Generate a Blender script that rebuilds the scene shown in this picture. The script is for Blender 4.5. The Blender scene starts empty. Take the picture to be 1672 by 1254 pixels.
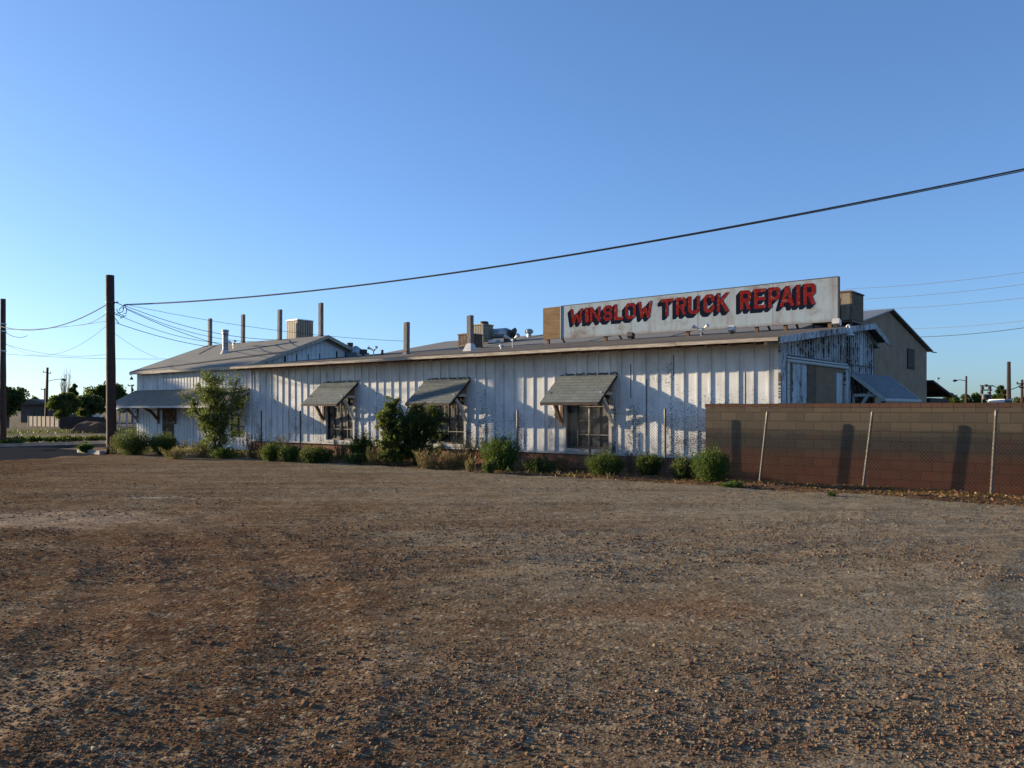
import bpy, math, random
import numpy as np
from mathutils import Vector, Matrix
R = math.radians
SC = bpy.context.scene
C = SC.collection

# ------------------------------------------------------------------ camera
F = 1370.0 / 1672.0            # focal length in picture widths
EYE = 1.7
cam = bpy.data.cameras.new('camera')
cam.sensor_width = 36.0
cam.lens = 36.0 * F
cam.shift_y = 41.0 / 1672.0
cam.clip_start = 0.05
cam.clip_end = 8000
camo = bpy.data.objects.new('camera', cam)
camo.location = (0, 0, EYE)
camo.rotation_euler = (R(90), 0, 0)
C.objects.link(camo)
SC.camera = camo

# ------------------------------------------------------------------ world, sun, exposure
SUN_D = Vector((3.75, -1.716, -0.70))          # the way the light travels
SUN_EL = math.atan2(0.70, math.hypot(3.75, 1.716))
world = bpy.data.worlds.new('World')
SC.world = world
world.use_nodes = True
wn = world.node_tree
sky = wn.nodes.new('ShaderNodeTexSky')
sky.sky_type = 'NISHITA'
sky.sun_disc = False
sky.sun_elevation = SUN_EL
sky.sun_rotation = R(-65.4)
sky.altitude = 1500
sky.air_density = 1.0
sky.dust_density = 2.0
sky.ozone_density = 2.0
bg = wn.nodes['Background']
bg.inputs['Strength'].default_value = 0.10
gam = wn.nodes.new('ShaderNodeGamma'); gam.inputs[1].default_value = .80
tnt = wn.nodes.new('ShaderNodeMix'); tnt.data_type = 'RGBA'; tnt.blend_type = 'MULTIPLY'
tnt.inputs[0].default_value = 1.0; tnt.inputs[7].default_value = (.83, 1.15, 1.66, 1)
wn.links.new(sky.outputs[0], gam.inputs[0]); wn.links.new(gam.outputs[0], tnt.inputs[6])
wn.links.new(tnt.outputs[2], bg.inputs[0])
sl = bpy.data.lights.new('sun', 'SUN')
sl.energy = 5.0
sl.angle = R(0.5)
sl.color = (1.0, 0.82, 0.57)
so = bpy.data.objects.new('sun', sl)
so.rotation_euler = SUN_D.to_track_quat('-Z', 'Y').to_euler()
so.location = (-60, 30, 40)
C.objects.link(so)
SC.view_settings.view_transform = 'Standard'
SC.view_settings.look = 'None'
SC.view_settings.gamma = 1
SC.view_settings.exposure = 0.95

# ------------------------------------------------------------------ frames
C0 = Vector((6.325, 19.876, 0))                # near corner of the shop
BR = Vector((0.7812, -0.6244, 0))              # along the front wall, to the right
BT = Vector((0.6244, 0.7812, 0))               # into the building
BROT = math.atan2(BR.y, BR.x)

def b2w(r, t, z=0):
    p = C0 + BR * r + BT * t
    return (p.x, p.y, z)
def at(px, py, Y):
    "point at forward distance Y seen at photo position px, py"
    return ((px - 836) / 1370.0 * Y, Y, EYE - (py - 668) / 1370.0 * Y)
def atg(px, py):
    "point of the flat ground"
    Y = 1370.0 * EYE / (py - 668)
    return ((px - 836) / 1370.0 * Y, Y, 0.0)
def rx(px, t=0.0):
    "coordinate r along a plane parallel to the front wall, t behind it"
    q = (px - 836) / 1370.0
    return -((6.325 + .6244 * t - q * (19.876 + .7812 * t)) / (.7812 + .6244 * q))
def w2b(x, y):
    d = Vector((x, y, 0)) - C0
    return d.dot(BR), d.dot(BT)

# ------------------------------------------------------------------ mesh builder
class MB:
    def __init__(s):
        s.v = []; s.f = []; s.m = []
    def add(s, vs, fs, m=0):
        o = len(s.v)
        s.v.extend([tuple(x) for x in vs])
        for f in fs:
            s.f.append(tuple(i + o for i in f)); s.m.append(m)
        return s
    def hexa(s, p, m=0):
        "8 corners: bottom 0-3 counter-clockwise, top 4-7"
        return s.add(p, [(3,2,1,0),(4,5,6,7),(0,1,5,4),(1,2,6,5),(2,3,7,6),(3,0,4,7)], m)
    def box(s, a, b, m=0):
        x0,x1 = sorted((a[0],b[0])); y0,y1 = sorted((a[1],b[1])); z0,z1 = sorted((a[2],b[2]))
        return s.hexa([(x0,y0,z0),(x1,y0,z0),(x1,y1,z0),(x0,y1,z0),(x0,y0,z1),(x1,y0,z1),(x1,y1,z1),(x0,y1,z1)], m)
    def beam(s, a, b, w, h, m=0, up=(0,0,1)):
        a = Vector(a); b = Vector(b); d = (b - a).normalized()
        u = Vector(up)
        if abs(d.dot(u)) > .98: u = Vector((0,1,0))
        sd = d.cross(u).normalized(); u = sd.cross(d).normalized()
        P = []
        for q in (a, b):
            pass
        P = [a - sd*w/2 - u*h/2, b - sd*w/2 - u*h/2, b + sd*w/2 - u*h/2, a + sd*w/2 - u*h/2,
             a - sd*w/2 + u*h/2, b - sd*w/2 + u*h/2, b + sd*w/2 + u*h/2, a + sd*w/2 + u*h/2]
        return s.add(P, [(0,1,2,3),(7,6,5,4),(4,5,1,0),(5,6,2,1),(6,7,3,2),(7,4,0,3)], m)
    def tube(s, pts, r, n=8, m=0, cap=True):
        pts = [Vector(p) for p in pts]
        rs = r if isinstance(r, (list, tuple)) else [r] * len(pts)
        rings = []
        pu = None
        for i, p in enumerate(pts):
            d = (pts[min(i+1, len(pts)-1)] - pts[max(i-1, 0)]).normalized()
            if pu is None:
                u = Vector((0,0,1)) if abs(d.z) < .9 else Vector((1,0,0))
            else: u = pu
            u = (u - d * u.dot(d)).normalized(); pu = u
            w = d.cross(u)
            rings.append([p + (u*math.cos(k*2*math.pi/n) + w*math.sin(k*2*math.pi/n)) * rs[i] for k in range(n)])
        vs = [q for g in rings for q in g]
        fs = []
        for i in range(len(pts)-1):
            for k in range(n):
                k2 = (k+1) % n
                fs.append((i*n+k, i*n+k2, (i+1)*n+k2, (i+1)*n+k))
        if cap:
            fs.append(tuple(range(n))[::-1]); fs.append(tuple((len(pts)-1)*n + k for k in range(n)))
        return s.add(vs, fs, m)
    def slab(s, quad, th, m=0, mb=None):
        "4 points counter-clockwise seen from above and a thickness downwards"
        q = [Vector(p) for p in quad]
        n = (q[1]-q[0]).cross(q[2]-q[0]).normalized()
        lo = [p - n*th for p in q]
        o = len(s.v)
        s.v.extend([tuple(x) for x in lo + q])
        for f, k in [((3,2,1,0), mb if mb is not None else m), ((4,5,6,7), m), ((0,1,5,4), m), ((1,2,6,5), m), ((2,3,7,6), m), ((3,0,4,7), m)]:
            s.f.append(tuple(i+o for i in f)); s.m.append(k)
        return s
    def prism(s, poly, off, m=0):
        "polygon points and an extrusion vector"
        n = len(poly); off = Vector(off)
        vs = [Vector(p) for p in poly] + [Vector(p) + off for p in poly]
        fs = [tuple(range(n))[::-1], tuple(range(n, 2*n))] + [(i, (i+1) % n, n+(i+1) % n, n+i) for i in range(n)]
        return s.add(vs, fs, m)
    def build(s, name, mats, parent=None, origin=None, rot=0, smooth=False):
        if not isinstance(mats, (list, tuple)): mats = [mats]
        me = bpy.data.meshes.new(name)
        if parent is not None: org = parent['_o']
        else: org = list(origin) if origin is not None else [0, 0, 0]
        vs = [(x-org[0], y-org[1], z-org[2]) for x, y, z in s.v]
        me.from_pydata(vs, [], s.f)
        for m in mats: me.materials.append(m)
        if len(mats) > 1: me.polygons.foreach_set('material_index', s.m)
        if smooth: me.polygons.foreach_set('use_smooth', [True]*len(me.polygons))
        me.update()
        import bmesh
        bm = bmesh.new(); bm.from_mesh(me); bmesh.ops.recalc_face_normals(bm, faces=bm.faces); bm.to_mesh(me); bm.free()
        o = bpy.data.objects.new(name, me); C.objects.link(o)
        o['_o'] = org
        if parent is not None: o.parent = parent
        return o

def npmesh(name, V, Fc, mat, tint=None, parent=None, smooth=False):
    "fast mesh from arrays; all faces have the same number of corners"
    me = bpy.data.meshes.new(name)
    n, k = Fc.shape
    me.vertices.add(len(V)); me.vertices.foreach_set('co', np.asarray(V, dtype=np.float32).ravel())
    me.loops.add(n*k); me.loops.foreach_set('vertex_index', Fc.astype(np.int32).ravel())
    me.polygons.add(n)
    me.polygons.foreach_set('loop_start', np.arange(0, n*k, k, dtype=np.int32))
    me.polygons.foreach_set('loop_total', np.full(n, k, dtype=np.int32))
    if smooth: me.polygons.foreach_set('use_smooth', np.ones(n, dtype=bool))
    me.update(calc_edges=True)
    if tint is not None:
        at_ = me.attributes.new('tint', 'FLOAT', 'FACE')
        at_.data.foreach_set('value', np.asarray(tint, dtype=np.float32))
    me.materials.append(mat)
    o = bpy.data.objects.new(name, me); C.objects.link(o)
    if parent is not None: o.parent = parent
    return o

def tag(o, label, cat, group=None):
    o['label'] = label; o['category'] = cat
    if group: o['group'] = group
    return o
def struct(o, kind='structure'):
    o['kind'] = kind
    return o
def thing(name, label, cat, org=(0,0,0), frame='B', group=None):
    "an Empty at the base of a thing; frame B = building axes, W = world axes"
    o = bpy.data.objects.new(name, None); C.objects.link(o)
    o.empty_display_size = .3
    if frame == 'B':
        o.location = b2w(*org); o.rotation_euler = (0, 0, BROT)
    else: o.location = org
    o['_o'] = list(org)
    return tag(o, label, cat, group)
def solo(mb, name, mats, label, cat, org=(0,0,0), frame='B', group=None, smooth=False):
    "a thing that is one mesh"
    o = mb.build(name, mats, None, org, smooth=smooth)
    if frame == 'B':
        o.location = b2w(*org); o.rotation_euler = (0, 0, BROT)
    else: o.location = org
    return tag(o, label, cat, group)

# ------------------------------------------------------------------ noise on arrays
_rng = np.random.RandomState(7)
_T = _rng.rand(256, 256)
def vn(x, y, sc=1.0, seed=0):
    x = np.asarray(x)*sc + seed*17.13; y = np.asarray(y)*sc + seed*31.7
    xi = np.floor(x).astype(int); yi = np.floor(y).astype(int)
    fx = x-xi; fy = y-yi
    fx = fx*fx*(3-2*fx); fy = fy*fy*(3-2*fy)
    a = _T[xi % 256, yi % 256]; b = _T[(xi+1) % 256, yi % 256]
    c = _T[xi % 256, (yi+1) % 256]; d = _T[(xi+1) % 256, (yi+1) % 256]
    return (a*(1-fx)+b*fx)*(1-fy) + (c*(1-fx)+d*fx)*fy
def fbm(x, y, sc, oct=4, seed=0):
    t = 0; a = 1; s = 0
    for i in range(oct):
        t = t + a*vn(x, y, sc*2**i, seed+i); s += a; a *= .5
    return t/s

# ------------------------------------------------------------------ materials
class NT:
    def __init__(s, name):
        s.mat = bpy.data.materials.new(name); s.mat.use_nodes = True
        s.t = s.mat.node_tree
        s.p = s.t.nodes['Principled BSDF']; s.out = s.t.nodes['Material Output']
        s.p.inputs['Roughness'].default_value = .85
        s.p.inputs['Specular IOR Level'].default_value = .25
        s._tc = None
    def n(s, typ, props=None, **inp):
        nd = s.t.nodes.new('ShaderNode' + typ)
        for k, v in (props or {}).items(): setattr(nd, k, v)
        for k, v in inp.items():
            key = k.replace('_', ' ')
            sk = nd.inputs[int(k[1:])] if k[0] == 'i' and k[1:].isdigit() else nd.inputs[key]
            s.set(sk, v)
        return nd
    def set(s, sk, v):
        if isinstance(v, bpy.types.NodeSocket): s.t.links.new(v, sk)
        elif isinstance(v, bpy.types.Node): s.t.links.new(v.outputs[0], sk)
        elif isinstance(v, (tuple, list)) and len(v) == 3 and sk.type == 'RGBA': sk.default_value = (*v, 1)
        else: sk.default_value = v
    @property
    def obj(s):
        if s._tc is None: s._tc = s.t.nodes.new('ShaderNodeTexCoord')
        return s._tc.outputs['Object']
    def mp(s, scale=(1,1,1), loc=(0,0,0), v=None):
        return s.n('Mapping', None, Vector=v or s.obj, Scale=scale, Location=loc).outputs[0]
    def noise(s, scale, detail=3, rough=.55, v=None, dist=0):
        return s.n('TexNoise', None, Vector=v or s.obj, Scale=scale, Detail=detail, Roughness=rough, Distortion=dist).outputs[0]
    def ramp(s, fac, stops, interp='LINEAR'):
        nd = s.n('ValToRGB', None, Fac=fac)
        e = nd.color_ramp.elements; nd.color_ramp.interpolation = interp
        while len(e) < len(stops): e.new(.5)
        for i, (p, c) in enumerate(stops):
            e[i].position = p
            e[i].color = (*c, 1) if isinstance(c, tuple) else (c, c, c, 1)
        return nd.outputs[0]
    def mix(s, fac, a, b, mode='MIX'):
        nd = s.t.nodes.new('ShaderNodeMix'); nd.data_type = 'RGBA'; nd.blend_type = mode
        s.set(nd.inputs[0], fac); s.set(nd.inputs[6], a); s.set(nd.inputs[7], b)
        return nd.outputs[2]
    def math(s, op, a, b=0.0, c=None, clamp=False):
        nd = s.t.nodes.new('ShaderNodeMath'); nd.operation = op; nd.use_clamp = clamp
        s.set(nd.inputs[0], a); s.set(nd.inputs[1], b)
        if c is not None: s.set(nd.inputs[2], c)
        return nd.outputs[0]
    def sep(s, v=None):
        return s.n('SeparateXYZ', None, Vector=v or s.obj).outputs
    def comb(s, x, y, z=0.0):
        return s.n('CombineXYZ', None, X=x, Y=y, Z=z).outputs[0]
    def col(s, v): s.set(s.p.inputs['Base Color'], v); return s
    def rough(s, v): s.set(s.p.inputs['Roughness'], v); return s
    def bump(s, h, strength=.5, dist=.02, prev=None):
        nd = s.n('Bump', None, Height=h, Strength=strength, Distance=dist)
        if prev is not None: s.set(nd.inputs['Normal'], prev)
        s.t.links.new(nd.outputs[0], s.p.inputs['Normal'])
        return nd.outputs[0]

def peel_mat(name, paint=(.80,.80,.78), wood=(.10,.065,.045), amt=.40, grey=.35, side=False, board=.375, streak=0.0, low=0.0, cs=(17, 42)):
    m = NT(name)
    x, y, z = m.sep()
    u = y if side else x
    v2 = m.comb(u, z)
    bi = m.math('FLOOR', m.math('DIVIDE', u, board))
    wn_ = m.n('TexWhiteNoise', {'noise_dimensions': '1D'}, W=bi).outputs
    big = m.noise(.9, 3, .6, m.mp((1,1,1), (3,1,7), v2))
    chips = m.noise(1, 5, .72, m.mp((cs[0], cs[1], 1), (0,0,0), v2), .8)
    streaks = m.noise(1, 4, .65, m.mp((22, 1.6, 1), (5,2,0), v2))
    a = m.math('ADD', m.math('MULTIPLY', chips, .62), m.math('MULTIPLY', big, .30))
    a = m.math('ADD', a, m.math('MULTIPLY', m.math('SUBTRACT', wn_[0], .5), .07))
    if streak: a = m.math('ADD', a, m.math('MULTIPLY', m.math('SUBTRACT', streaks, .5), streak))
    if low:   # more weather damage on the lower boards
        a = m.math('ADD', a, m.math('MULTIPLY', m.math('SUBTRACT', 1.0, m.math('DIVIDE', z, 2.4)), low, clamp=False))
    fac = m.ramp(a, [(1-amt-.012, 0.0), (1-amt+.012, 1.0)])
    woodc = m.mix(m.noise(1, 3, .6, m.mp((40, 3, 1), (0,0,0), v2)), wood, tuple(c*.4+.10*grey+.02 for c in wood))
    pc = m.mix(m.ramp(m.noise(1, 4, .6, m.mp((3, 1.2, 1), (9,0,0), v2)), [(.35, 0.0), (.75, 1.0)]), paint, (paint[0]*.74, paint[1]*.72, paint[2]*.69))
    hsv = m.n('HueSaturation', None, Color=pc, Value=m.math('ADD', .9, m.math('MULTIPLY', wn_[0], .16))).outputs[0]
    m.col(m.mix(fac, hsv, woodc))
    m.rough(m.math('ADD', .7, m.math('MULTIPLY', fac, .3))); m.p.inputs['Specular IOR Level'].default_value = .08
    m.bump(m.math('SUBTRACT', m.math('MULTIPLY', chips, .3), fac), .6, .004)
    return m.mat

def plain(name, c, c2=None, sc=8, rough=.8, metal=0.0, bump=.2, bd=.005, detail=4, stretch=(1,1,1), spec=.25, lo=.35, hi=.65):
    m = NT(name)
    nz = m.noise(sc, detail, .6, m.mp(stretch))
    c2 = c2 or tuple(k*.6 for k in c)
    m.col(m.mix(m.ramp(nz, [(lo, 0.0), (hi, 1.0)]), c, c2)).rough(rough)
    m.p.inputs['Metallic'].default_value = metal
    m.p.inputs['Specular IOR Level'].default_value = spec
    if bump: m.bump(nz, bump, bd)
    return m.mat

def leaf_mat(name, c1, c2, c3, tr=.35):
    m = NT(name)
    a = m.n('Attribute', {'attribute_name': 'tint'}).outputs['Fac']
    nz = m.noise(2.3, 3)
    f = m.math('ADD', m.math('MULTIPLY', a, .7), m.math('MULTIPLY', m.math('SUBTRACT', nz, .5), .9), clamp=True)
    col = m.ramp(f, [(.1, c1), (.5, c2), (.95, c3)])
    m.col(col).rough(.6)
    tn = m.n('BsdfTranslucent', None, Color=m.mix(.35, col, (.35,.42,.05), 'MIX'))
    mx = m.n('MixShader', None, Fac=tr, i1=m.p.outputs[0], i2=tn.outputs[0])
    m.t.links.new(mx.outputs[0], m.out.inputs['Surface'])
    return m.mat

def mat_gravel():
    m = NT('gravel')
    x, y, z = m.sep()
    big = m.noise(.16, 4, .6)
    mid = m.noise(.9, 5, .62, dist=.5)
    side = m.math('ADD', m.math('MULTIPLY', x, .055), m.math('MULTIPLY', y, .028))
    f = m.math('ADD', m.math('ADD', m.math('MULTIPLY', big, 1.5), m.math('MULTIPLY', mid, .7)), side)
    base = m.ramp(m.math('MULTIPLY', f, .5), [(.50, (.110,.046,.019)), (.63, (.195,.122,.066)), (.82, (.29,.240,.158))])
    pale = m.ramp(m.noise(1, 5, .65, m.mp((.32,.75,1), (2,5,0)), .6), [(.55, 0.0), (.72, 1.0)])
    base = m.mix(m.math('MULTIPLY', pale, .45), base, (.30,.215,.145))
    rot = m.t.nodes.new('ShaderNodeMapping'); m.t.links.new(m.obj, rot.inputs['Vector'])
    rot.inputs['Rotation'].default_value = (0, 0, R(30)); rot.inputs['Scale'].default_value = (.10, 1.1, 1)
    stk = m.noise(1.0, 5, .62, rot.outputs[0], .8)
    base = m.mix(m.math('MULTIPLY', m.ramp(stk, [(.52, 0.0), (.60, 1.0)]), .5), base, (.30,.225,.14))
    base = m.mix(m.math('MULTIPLY', m.ramp(stk, [(.38, 1.0), (.47, 0.0)]), .5), base, (.085,.060,.045))
    for (cx, cy, rx_, ry_, cl, st_) in ((-2.8, 4.6, .42, 1.3, (.36,.245,.14), .75), (-7.6, 12.6, 3.4, 1.3, (.42,.30,.20), .95), (-6.6, 15.6, .55, .30, (.55,.50,.42), .8), (-3.0, 9.2, 2.6, 1.8, (.12,.050,.026), .7), (-2.6, 6.9, 2.0, 1.3, (.115,.046,.021), .8), (-.6, 12.0, 3.5, .8, (.12,.058,.032), .55), (1.3, 6.9, 1.3, .45, (.19,.085,.042), .6), (3.9, 8.3, 1.6, .35, (.30,.235,.16), .55)):
        dx_ = m.math('DIVIDE', m.math('SUBTRACT', x, cx), rx_); dy_ = m.math('DIVIDE', m.math('SUBTRACT', y, cy), ry_)
        dd = m.math('SQRT', m.math('ADD', m.math('MULTIPLY', dx_, dx_), m.math('MULTIPLY', dy_, dy_)))
        dd = m.math('ADD', dd, m.math('MULTIPLY', m.math('SUBTRACT', m.noise(1.6, 5, .65), .5), 1.6))
        base = m.mix(m.math('MULTIPLY', m.ramp(dd, [(.45, 1.0), (1.0, 0.0)]), st_), base, cl)
    v1 = m.n('TexVoronoi', None, Vector=m.obj, Scale=55.0, Randomness=1.0).outputs
    v2 = m.n('TexVoronoi', None, Vector=m.obj, Scale=24.0, Randomness=1.0).outputs
    g1 = m.n('SeparateColor', None, Color=v1['Color']).outputs
    g2 = m.n('SeparateColor', None, Color=v2['Color']).outputs
    st = m.ramp(g1[0], [(0.0, (.05,.038,.026)), (.35, (.135,.075,.035)), (.7, (.20,.145,.080)), (1.0, (.40,.31,.19))])
    base = m.mix(.34, base, st)
    st2 = m.ramp(g2[1], [(0.0, (.07,.048,.032)), (.5, (.17,.12,.065)), (1.0, (.36,.28,.17))])
    isst = m.math('GREATER_THAN', g2[0], .70)
    base = m.mix(m.math('MULTIPLY', isst, .6), base, st2)
    far = m.n('TexVoronoi', None, Vector=m.obj, Scale=9.0, Randomness=1.0).outputs
    fc = m.n('SeparateColor', None, Color=far['Color']).outputs[0]
    base = m.mix(.5, base, m.ramp(fc, [(0.0, .3), (.5, .55), (1.0, .85)]), 'SOFT_LIGHT')
    m.col(base).rough(1)
    m.p.inputs['Specular IOR Level'].default_value = 0
    h1 = m.math('SUBTRACT', 1.0, v1['Distance'])
    h2 = m.math('MULTIPLY', isst, m.math('SUBTRACT', 1.0, v2['Distance']))
    b1 = m.bump(m.noise(30, 5, .65), .45, .010)
    b2 = m.bump(h1, .4, .007, b1)
    m.bump(h2, .6, .016, b2)
    return m.mat

def mat_block():
    m = NT('block_wall')
    x, y, z = m.sep()
    v = m.comb(x, z)
    br = m.n('TexBrick', {'offset': .5}, Vector=v, Scale=1.0, Color1=(.0,.0,.0), Color2=(1.0,1.0,1.0), Mortar=(.5,.5,.5))
    br.inputs['Mortar Size'].default_value = .009
    br.inputs['Mortar Smooth'].default_value = .2
    br.inputs['Brick Width'].default_value = .406
    br.inputs['Row Height'].default_value = .2033
    zz = m.math('ADD', m.math('DIVIDE', z, 1.83), m.math('MULTIPLY', m.math('SUBTRACT', m.noise(1.3, 4, .6, v), .5), .10))
    base = m.ramp(zz, [(.0, (.135,.040,.017)), (.34, (.110,.040,.019)), (.42, (.078,.046,.029)), (.48, (.060,.048,.036)), (.605, (.063,.053,.039)), (.62, (.098,.077,.051)), (.97, (.104,.080,.053))])
    capc = m.math('GREATER_THAN', z, 1.74)
    base = m.mix(capc, base, (.10,.050,.030))
    tone = m.math('ADD', .86, m.math('MULTIPLY', br.outputs['Color'], .32))
    hs = m.n('HueSaturation', None, Color=base, Value=tone).outputs[0]
    patch = m.ramp(m.noise(1, 3, .5, m.mp((1.2,2.4,1), (4,4,0), v)), [(.60, 0.0), (.66, 1.0)])
    low = m.math('LESS_THAN', z, 1.2)
    hs = m.mix(m.math('MULTIPLY', m.math('MULTIPLY', patch, low), .35), hs, (.13,.055,.025))
    hs = m.mix(m.math('MULTIPLY', m.ramp(m.noise(40, 4, .6), [(.4, 0.0), (.7, 1.0)]), .35), hs, (.07,.055,.045))
    hs = m.mix(m.math('MULTIPLY', br.outputs['Fac'], .5), hs, (.025,.020,.015))
    m.col(hs).rough(.95)
    b = m.bump(m.noise(60, 4, .6), .4, .004)
    m.bump(m.math('SUBTRACT', 1.0, br.outputs['Fac']), .8, .008, b)
    return m.mat

def mat_brick():
    m = NT('plinth_brick')
    x, y, z = m.sep()
    br = m.n('TexBrick', {'offset': .5}, Vector=m.comb(m.math('ADD', x, y), z), Scale=1.0, Color1=(.36,.13,.07), Color2=(.24,.085,.05), Mortar=(.33,.23,.16))
    br.inputs['Mortar Size'].default_value = .009
    br.inputs['Brick Width'].default_value = .22
    br.inputs['Row Height'].default_value = .078
    c = m.mix(m.math('MULTIPLY', m.noise(7, 4), .6), br.outputs['Color'], (.10,.055,.04))
    m.col(c).rough(.95)
    m.bump(m.math('SUBTRACT', m.noise(40, 4), m.math('MULTIPLY', br.outputs['Fac'], 1.5)), .8, .012)
    return m.mat

def mat_shingle(name, c, c2, w=.30, rowh=.125, sl=1.3, worn=0.0):
    m = NT(name)
    x, y, z = m.sep()
    br = m.n('TexBrick', {'offset': .5}, Vector=m.comb(x, m.math('MULTIPLY', y, sl)), Scale=1.0, Color1=(0,0,0), Color2=(1,1,1), Mortar=(.0,.0,.0))
    br.inputs['Mortar Size'].default_value = .006
    br.inputs['Mortar Smooth'].default_value = .2
    br.inputs['Brick Width'].default_value = w
    br.inputs['Row Height'].default_value = rowh
    base = m.mix(br.outputs['Color'], c, c2)
    base = m.mix(m.math('MULTIPLY', m.ramp(m.noise(2.2, 5, .65), [(.4, 0.0), (.7, 1.0)]), .5), base, tuple(k*.6 for k in c))
    base = m.mix(m.math('MULTIPLY', m.noise(90, 2), .5), base, tuple(min(1, k*1.4) for k in c))
    base = m.mix(m.math('MULTIPLY', br.outputs['Fac'], .75), base, tuple(k*.25 for k in c))
    m.col(base).rough(.92)
    b = m.bump(m.noise(120, 3, .6), .35, .003)
    m.bump(m.math('SUBTRACT', 1.0, br.outputs['Fac']), .8, .008, b)
    return m.mat

def mat_rolled(name, c, c2):
    m = NT(name)
    n1 = m.noise(.7, 5, .6); n2 = m.noise(1, 3, .6, m.mp((1.1, 8, 8)))
    f = m.math('ADD', m.math('MULTIPLY', n1, .6), m.math('MULTIPLY', n2, .4))
    base = m.mix(m.ramp(f, [(.38, 0.0), (.62, 1.0)]), c, c2)
    base = m.mix(m.math('MULTIPLY', m.noise(60, 3), .6), base, tuple(k*1.5 for k in c))
    m.col(base).rough(.95)
    m.bump(m.noise(35, 5, .7), .5, .012)
    return m.mat

def mat_sign():
    m = NT('sign_face')
    x, y, z = m.sep()
    v = m.comb(x, z)
    st = m.ramp(m.noise(1, 5, .65, m.mp((2.6, .55, 1), (0,0,0), v)), [(.48, 0.0), (.72, 1.0)])
    blot = m.ramp(m.noise(1, 5, .7, m.mp((.9, 1.3, 1), (7,3,0), v)), [(.55, 0.0), (.7, 1.0)])
    base = m.mix(m.noise(3, 3), (.38,.44,.47), (.30,.36,.39))
    base = m.mix(m.math('MULTIPLY', st, .75), base, (.22,.18,.15))
    base = m.mix(m.math('MULTIPLY', blot, .85), base, (.20,.15,.12))
    e1 = m.math('MULTIPLY', m.ramp(m.math('ADD', z, m.math('MULTIPLY', m.noise(5, 4), .12)), [(.02/1, 1.0), (.16, 0.0)]), .8)
    base = m.mix(e1, base, (.20,.13,.09))
    seam = m.math('LESS_THAN', m.math('ABSOLUTE', m.math('SUBTRACT', m.math('FRACT', m.math('DIVIDE', x, 2.44)), .5)), .0045)
    base = m.mix(m.math('MULTIPLY', seam, .8), base, (.14,.10,.08))
    m.col(base).rough(.8); m.p.inputs['Specular IOR Level'].default_value = .05
    m.bump(m.noise(50, 4), .15, .003)
    return m.mat

def mat_paint(name, c, worn=(.42,.36,.32), amt=.68):
    m = NT(name)
    w = m.ramp(m.noise(9, 5, .7), [(amt, 0.0), (amt+.06, 1.0)])
    base = m.mix(m.noise(5, 3), c, tuple(k*.72 for k in c))
    m.col(m.mix(m.math('MULTIPLY', w, .7), base, worn)).rough(.9); m.p.inputs['Specular IOR Level'].default_value = 0
    return m.mat

def mat_ply(name, c, c2):
    m = NT(name)
    x, y, z = m.sep()
    g = m.noise(1, 5, .65, m.mp((2.2, 2.2, 14)), .8)
    k = m.ramp(m.noise(1, 4, .6, m.mp((1.6,1.6,4), (3,3,3))), [(.52, 0.0), (.66, 1.0)])
    base = m.mix(m.ramp(g, [(.35, 0.0), (.65, 1.0)]), c, c2)
    base = m.mix(m.math('MULTIPLY', k, .6), base, (.34,.20,.09))
    m.col(base).rough(.85)
    m.bump(g, .2, .003)
    return m.mat

def mat_corr(name, c, c2, rib=.09):
    m = NT(name)
    x, y, z = m.sep()
    w = m.math('SINE', m.math('MULTIPLY', x, 2*math.pi/rib))
    base = m.mix(m.ramp(m.noise(2, 5, .6), [(.35, 0.0), (.65, 1.0)]), c, c2)
    m.col(base).rough(.5)
    m.p.inputs['Metallic'].default_value = .3
    m.bump(w, .8, .02)
    return m.mat

def mat_soil(name, c, c2, c3, sc=.35, b=.03):
    m = NT(name)
    n1 = m.noise(sc, 5, .6); n2 = m.noise(14, 5, .65)
    base = m.ramp(m.math('ADD', m.math('MULTIPLY', n1, .75), m.math('MULTIPLY', n2, .25)), [(.36, c), (.5, c2), (.66, c3)])
    m.col(base).rough(.96)
    m.p.inputs['Specular IOR Level'].default_value = .1
    m.bump(n2, .7, b)
    return m.mat

def mat_asphalt():
    m = NT('asphalt')
    n1 = m.noise(.4, 4, .6); n2 = m.noise(90, 3, .7)
    base = m.mix(n1, (.030,.031,.034), (.045,.046,.048))
    base = m.mix(m.math('MULTIPLY', n2, .5), base, (.075,.073,.07))
    cr = m.n('TexVoronoi', {'feature': 'DISTANCE_TO_EDGE'}, Vector=m.mp((1,1,1)), Scale=.45).outputs[0]
    base = m.mix(m.math('LESS_THAN', cr, .012), base, (.025,.025,.027))
    m.col(base).rough(1); m.p.inputs['Specular IOR Level'].default_value = 0
    m.bump(n2, .4, .006)
    return m.mat

def mat_rock():
    m = NT('pebble')
    a = m.n('Attribute', {'attribute_name': 'tint'}).outputs['Fac']
    base = m.ramp(a, [(0.0, (.065,.043,.028)), (.3, (.145,.068,.036)), (.55, (.185,.115,.064)), (.8, (.24,.175,.10)), (1.0, (.44,.34,.21))])
    base = m.mix(m.math('MULTIPLY', m.noise(60, 3), .5), base, (.14,.09,.065))
    m.col(base).rough(.9)
    m.p.inputs['Specular IOR Level'].default_value = 0
    m.bump(m.noise(150, 3), .4, .003)
    return m.mat

def mat_dryleaf(name, c1, c2, c3):
    return leaf_mat(name, c1, c2, c3, .25)

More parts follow.
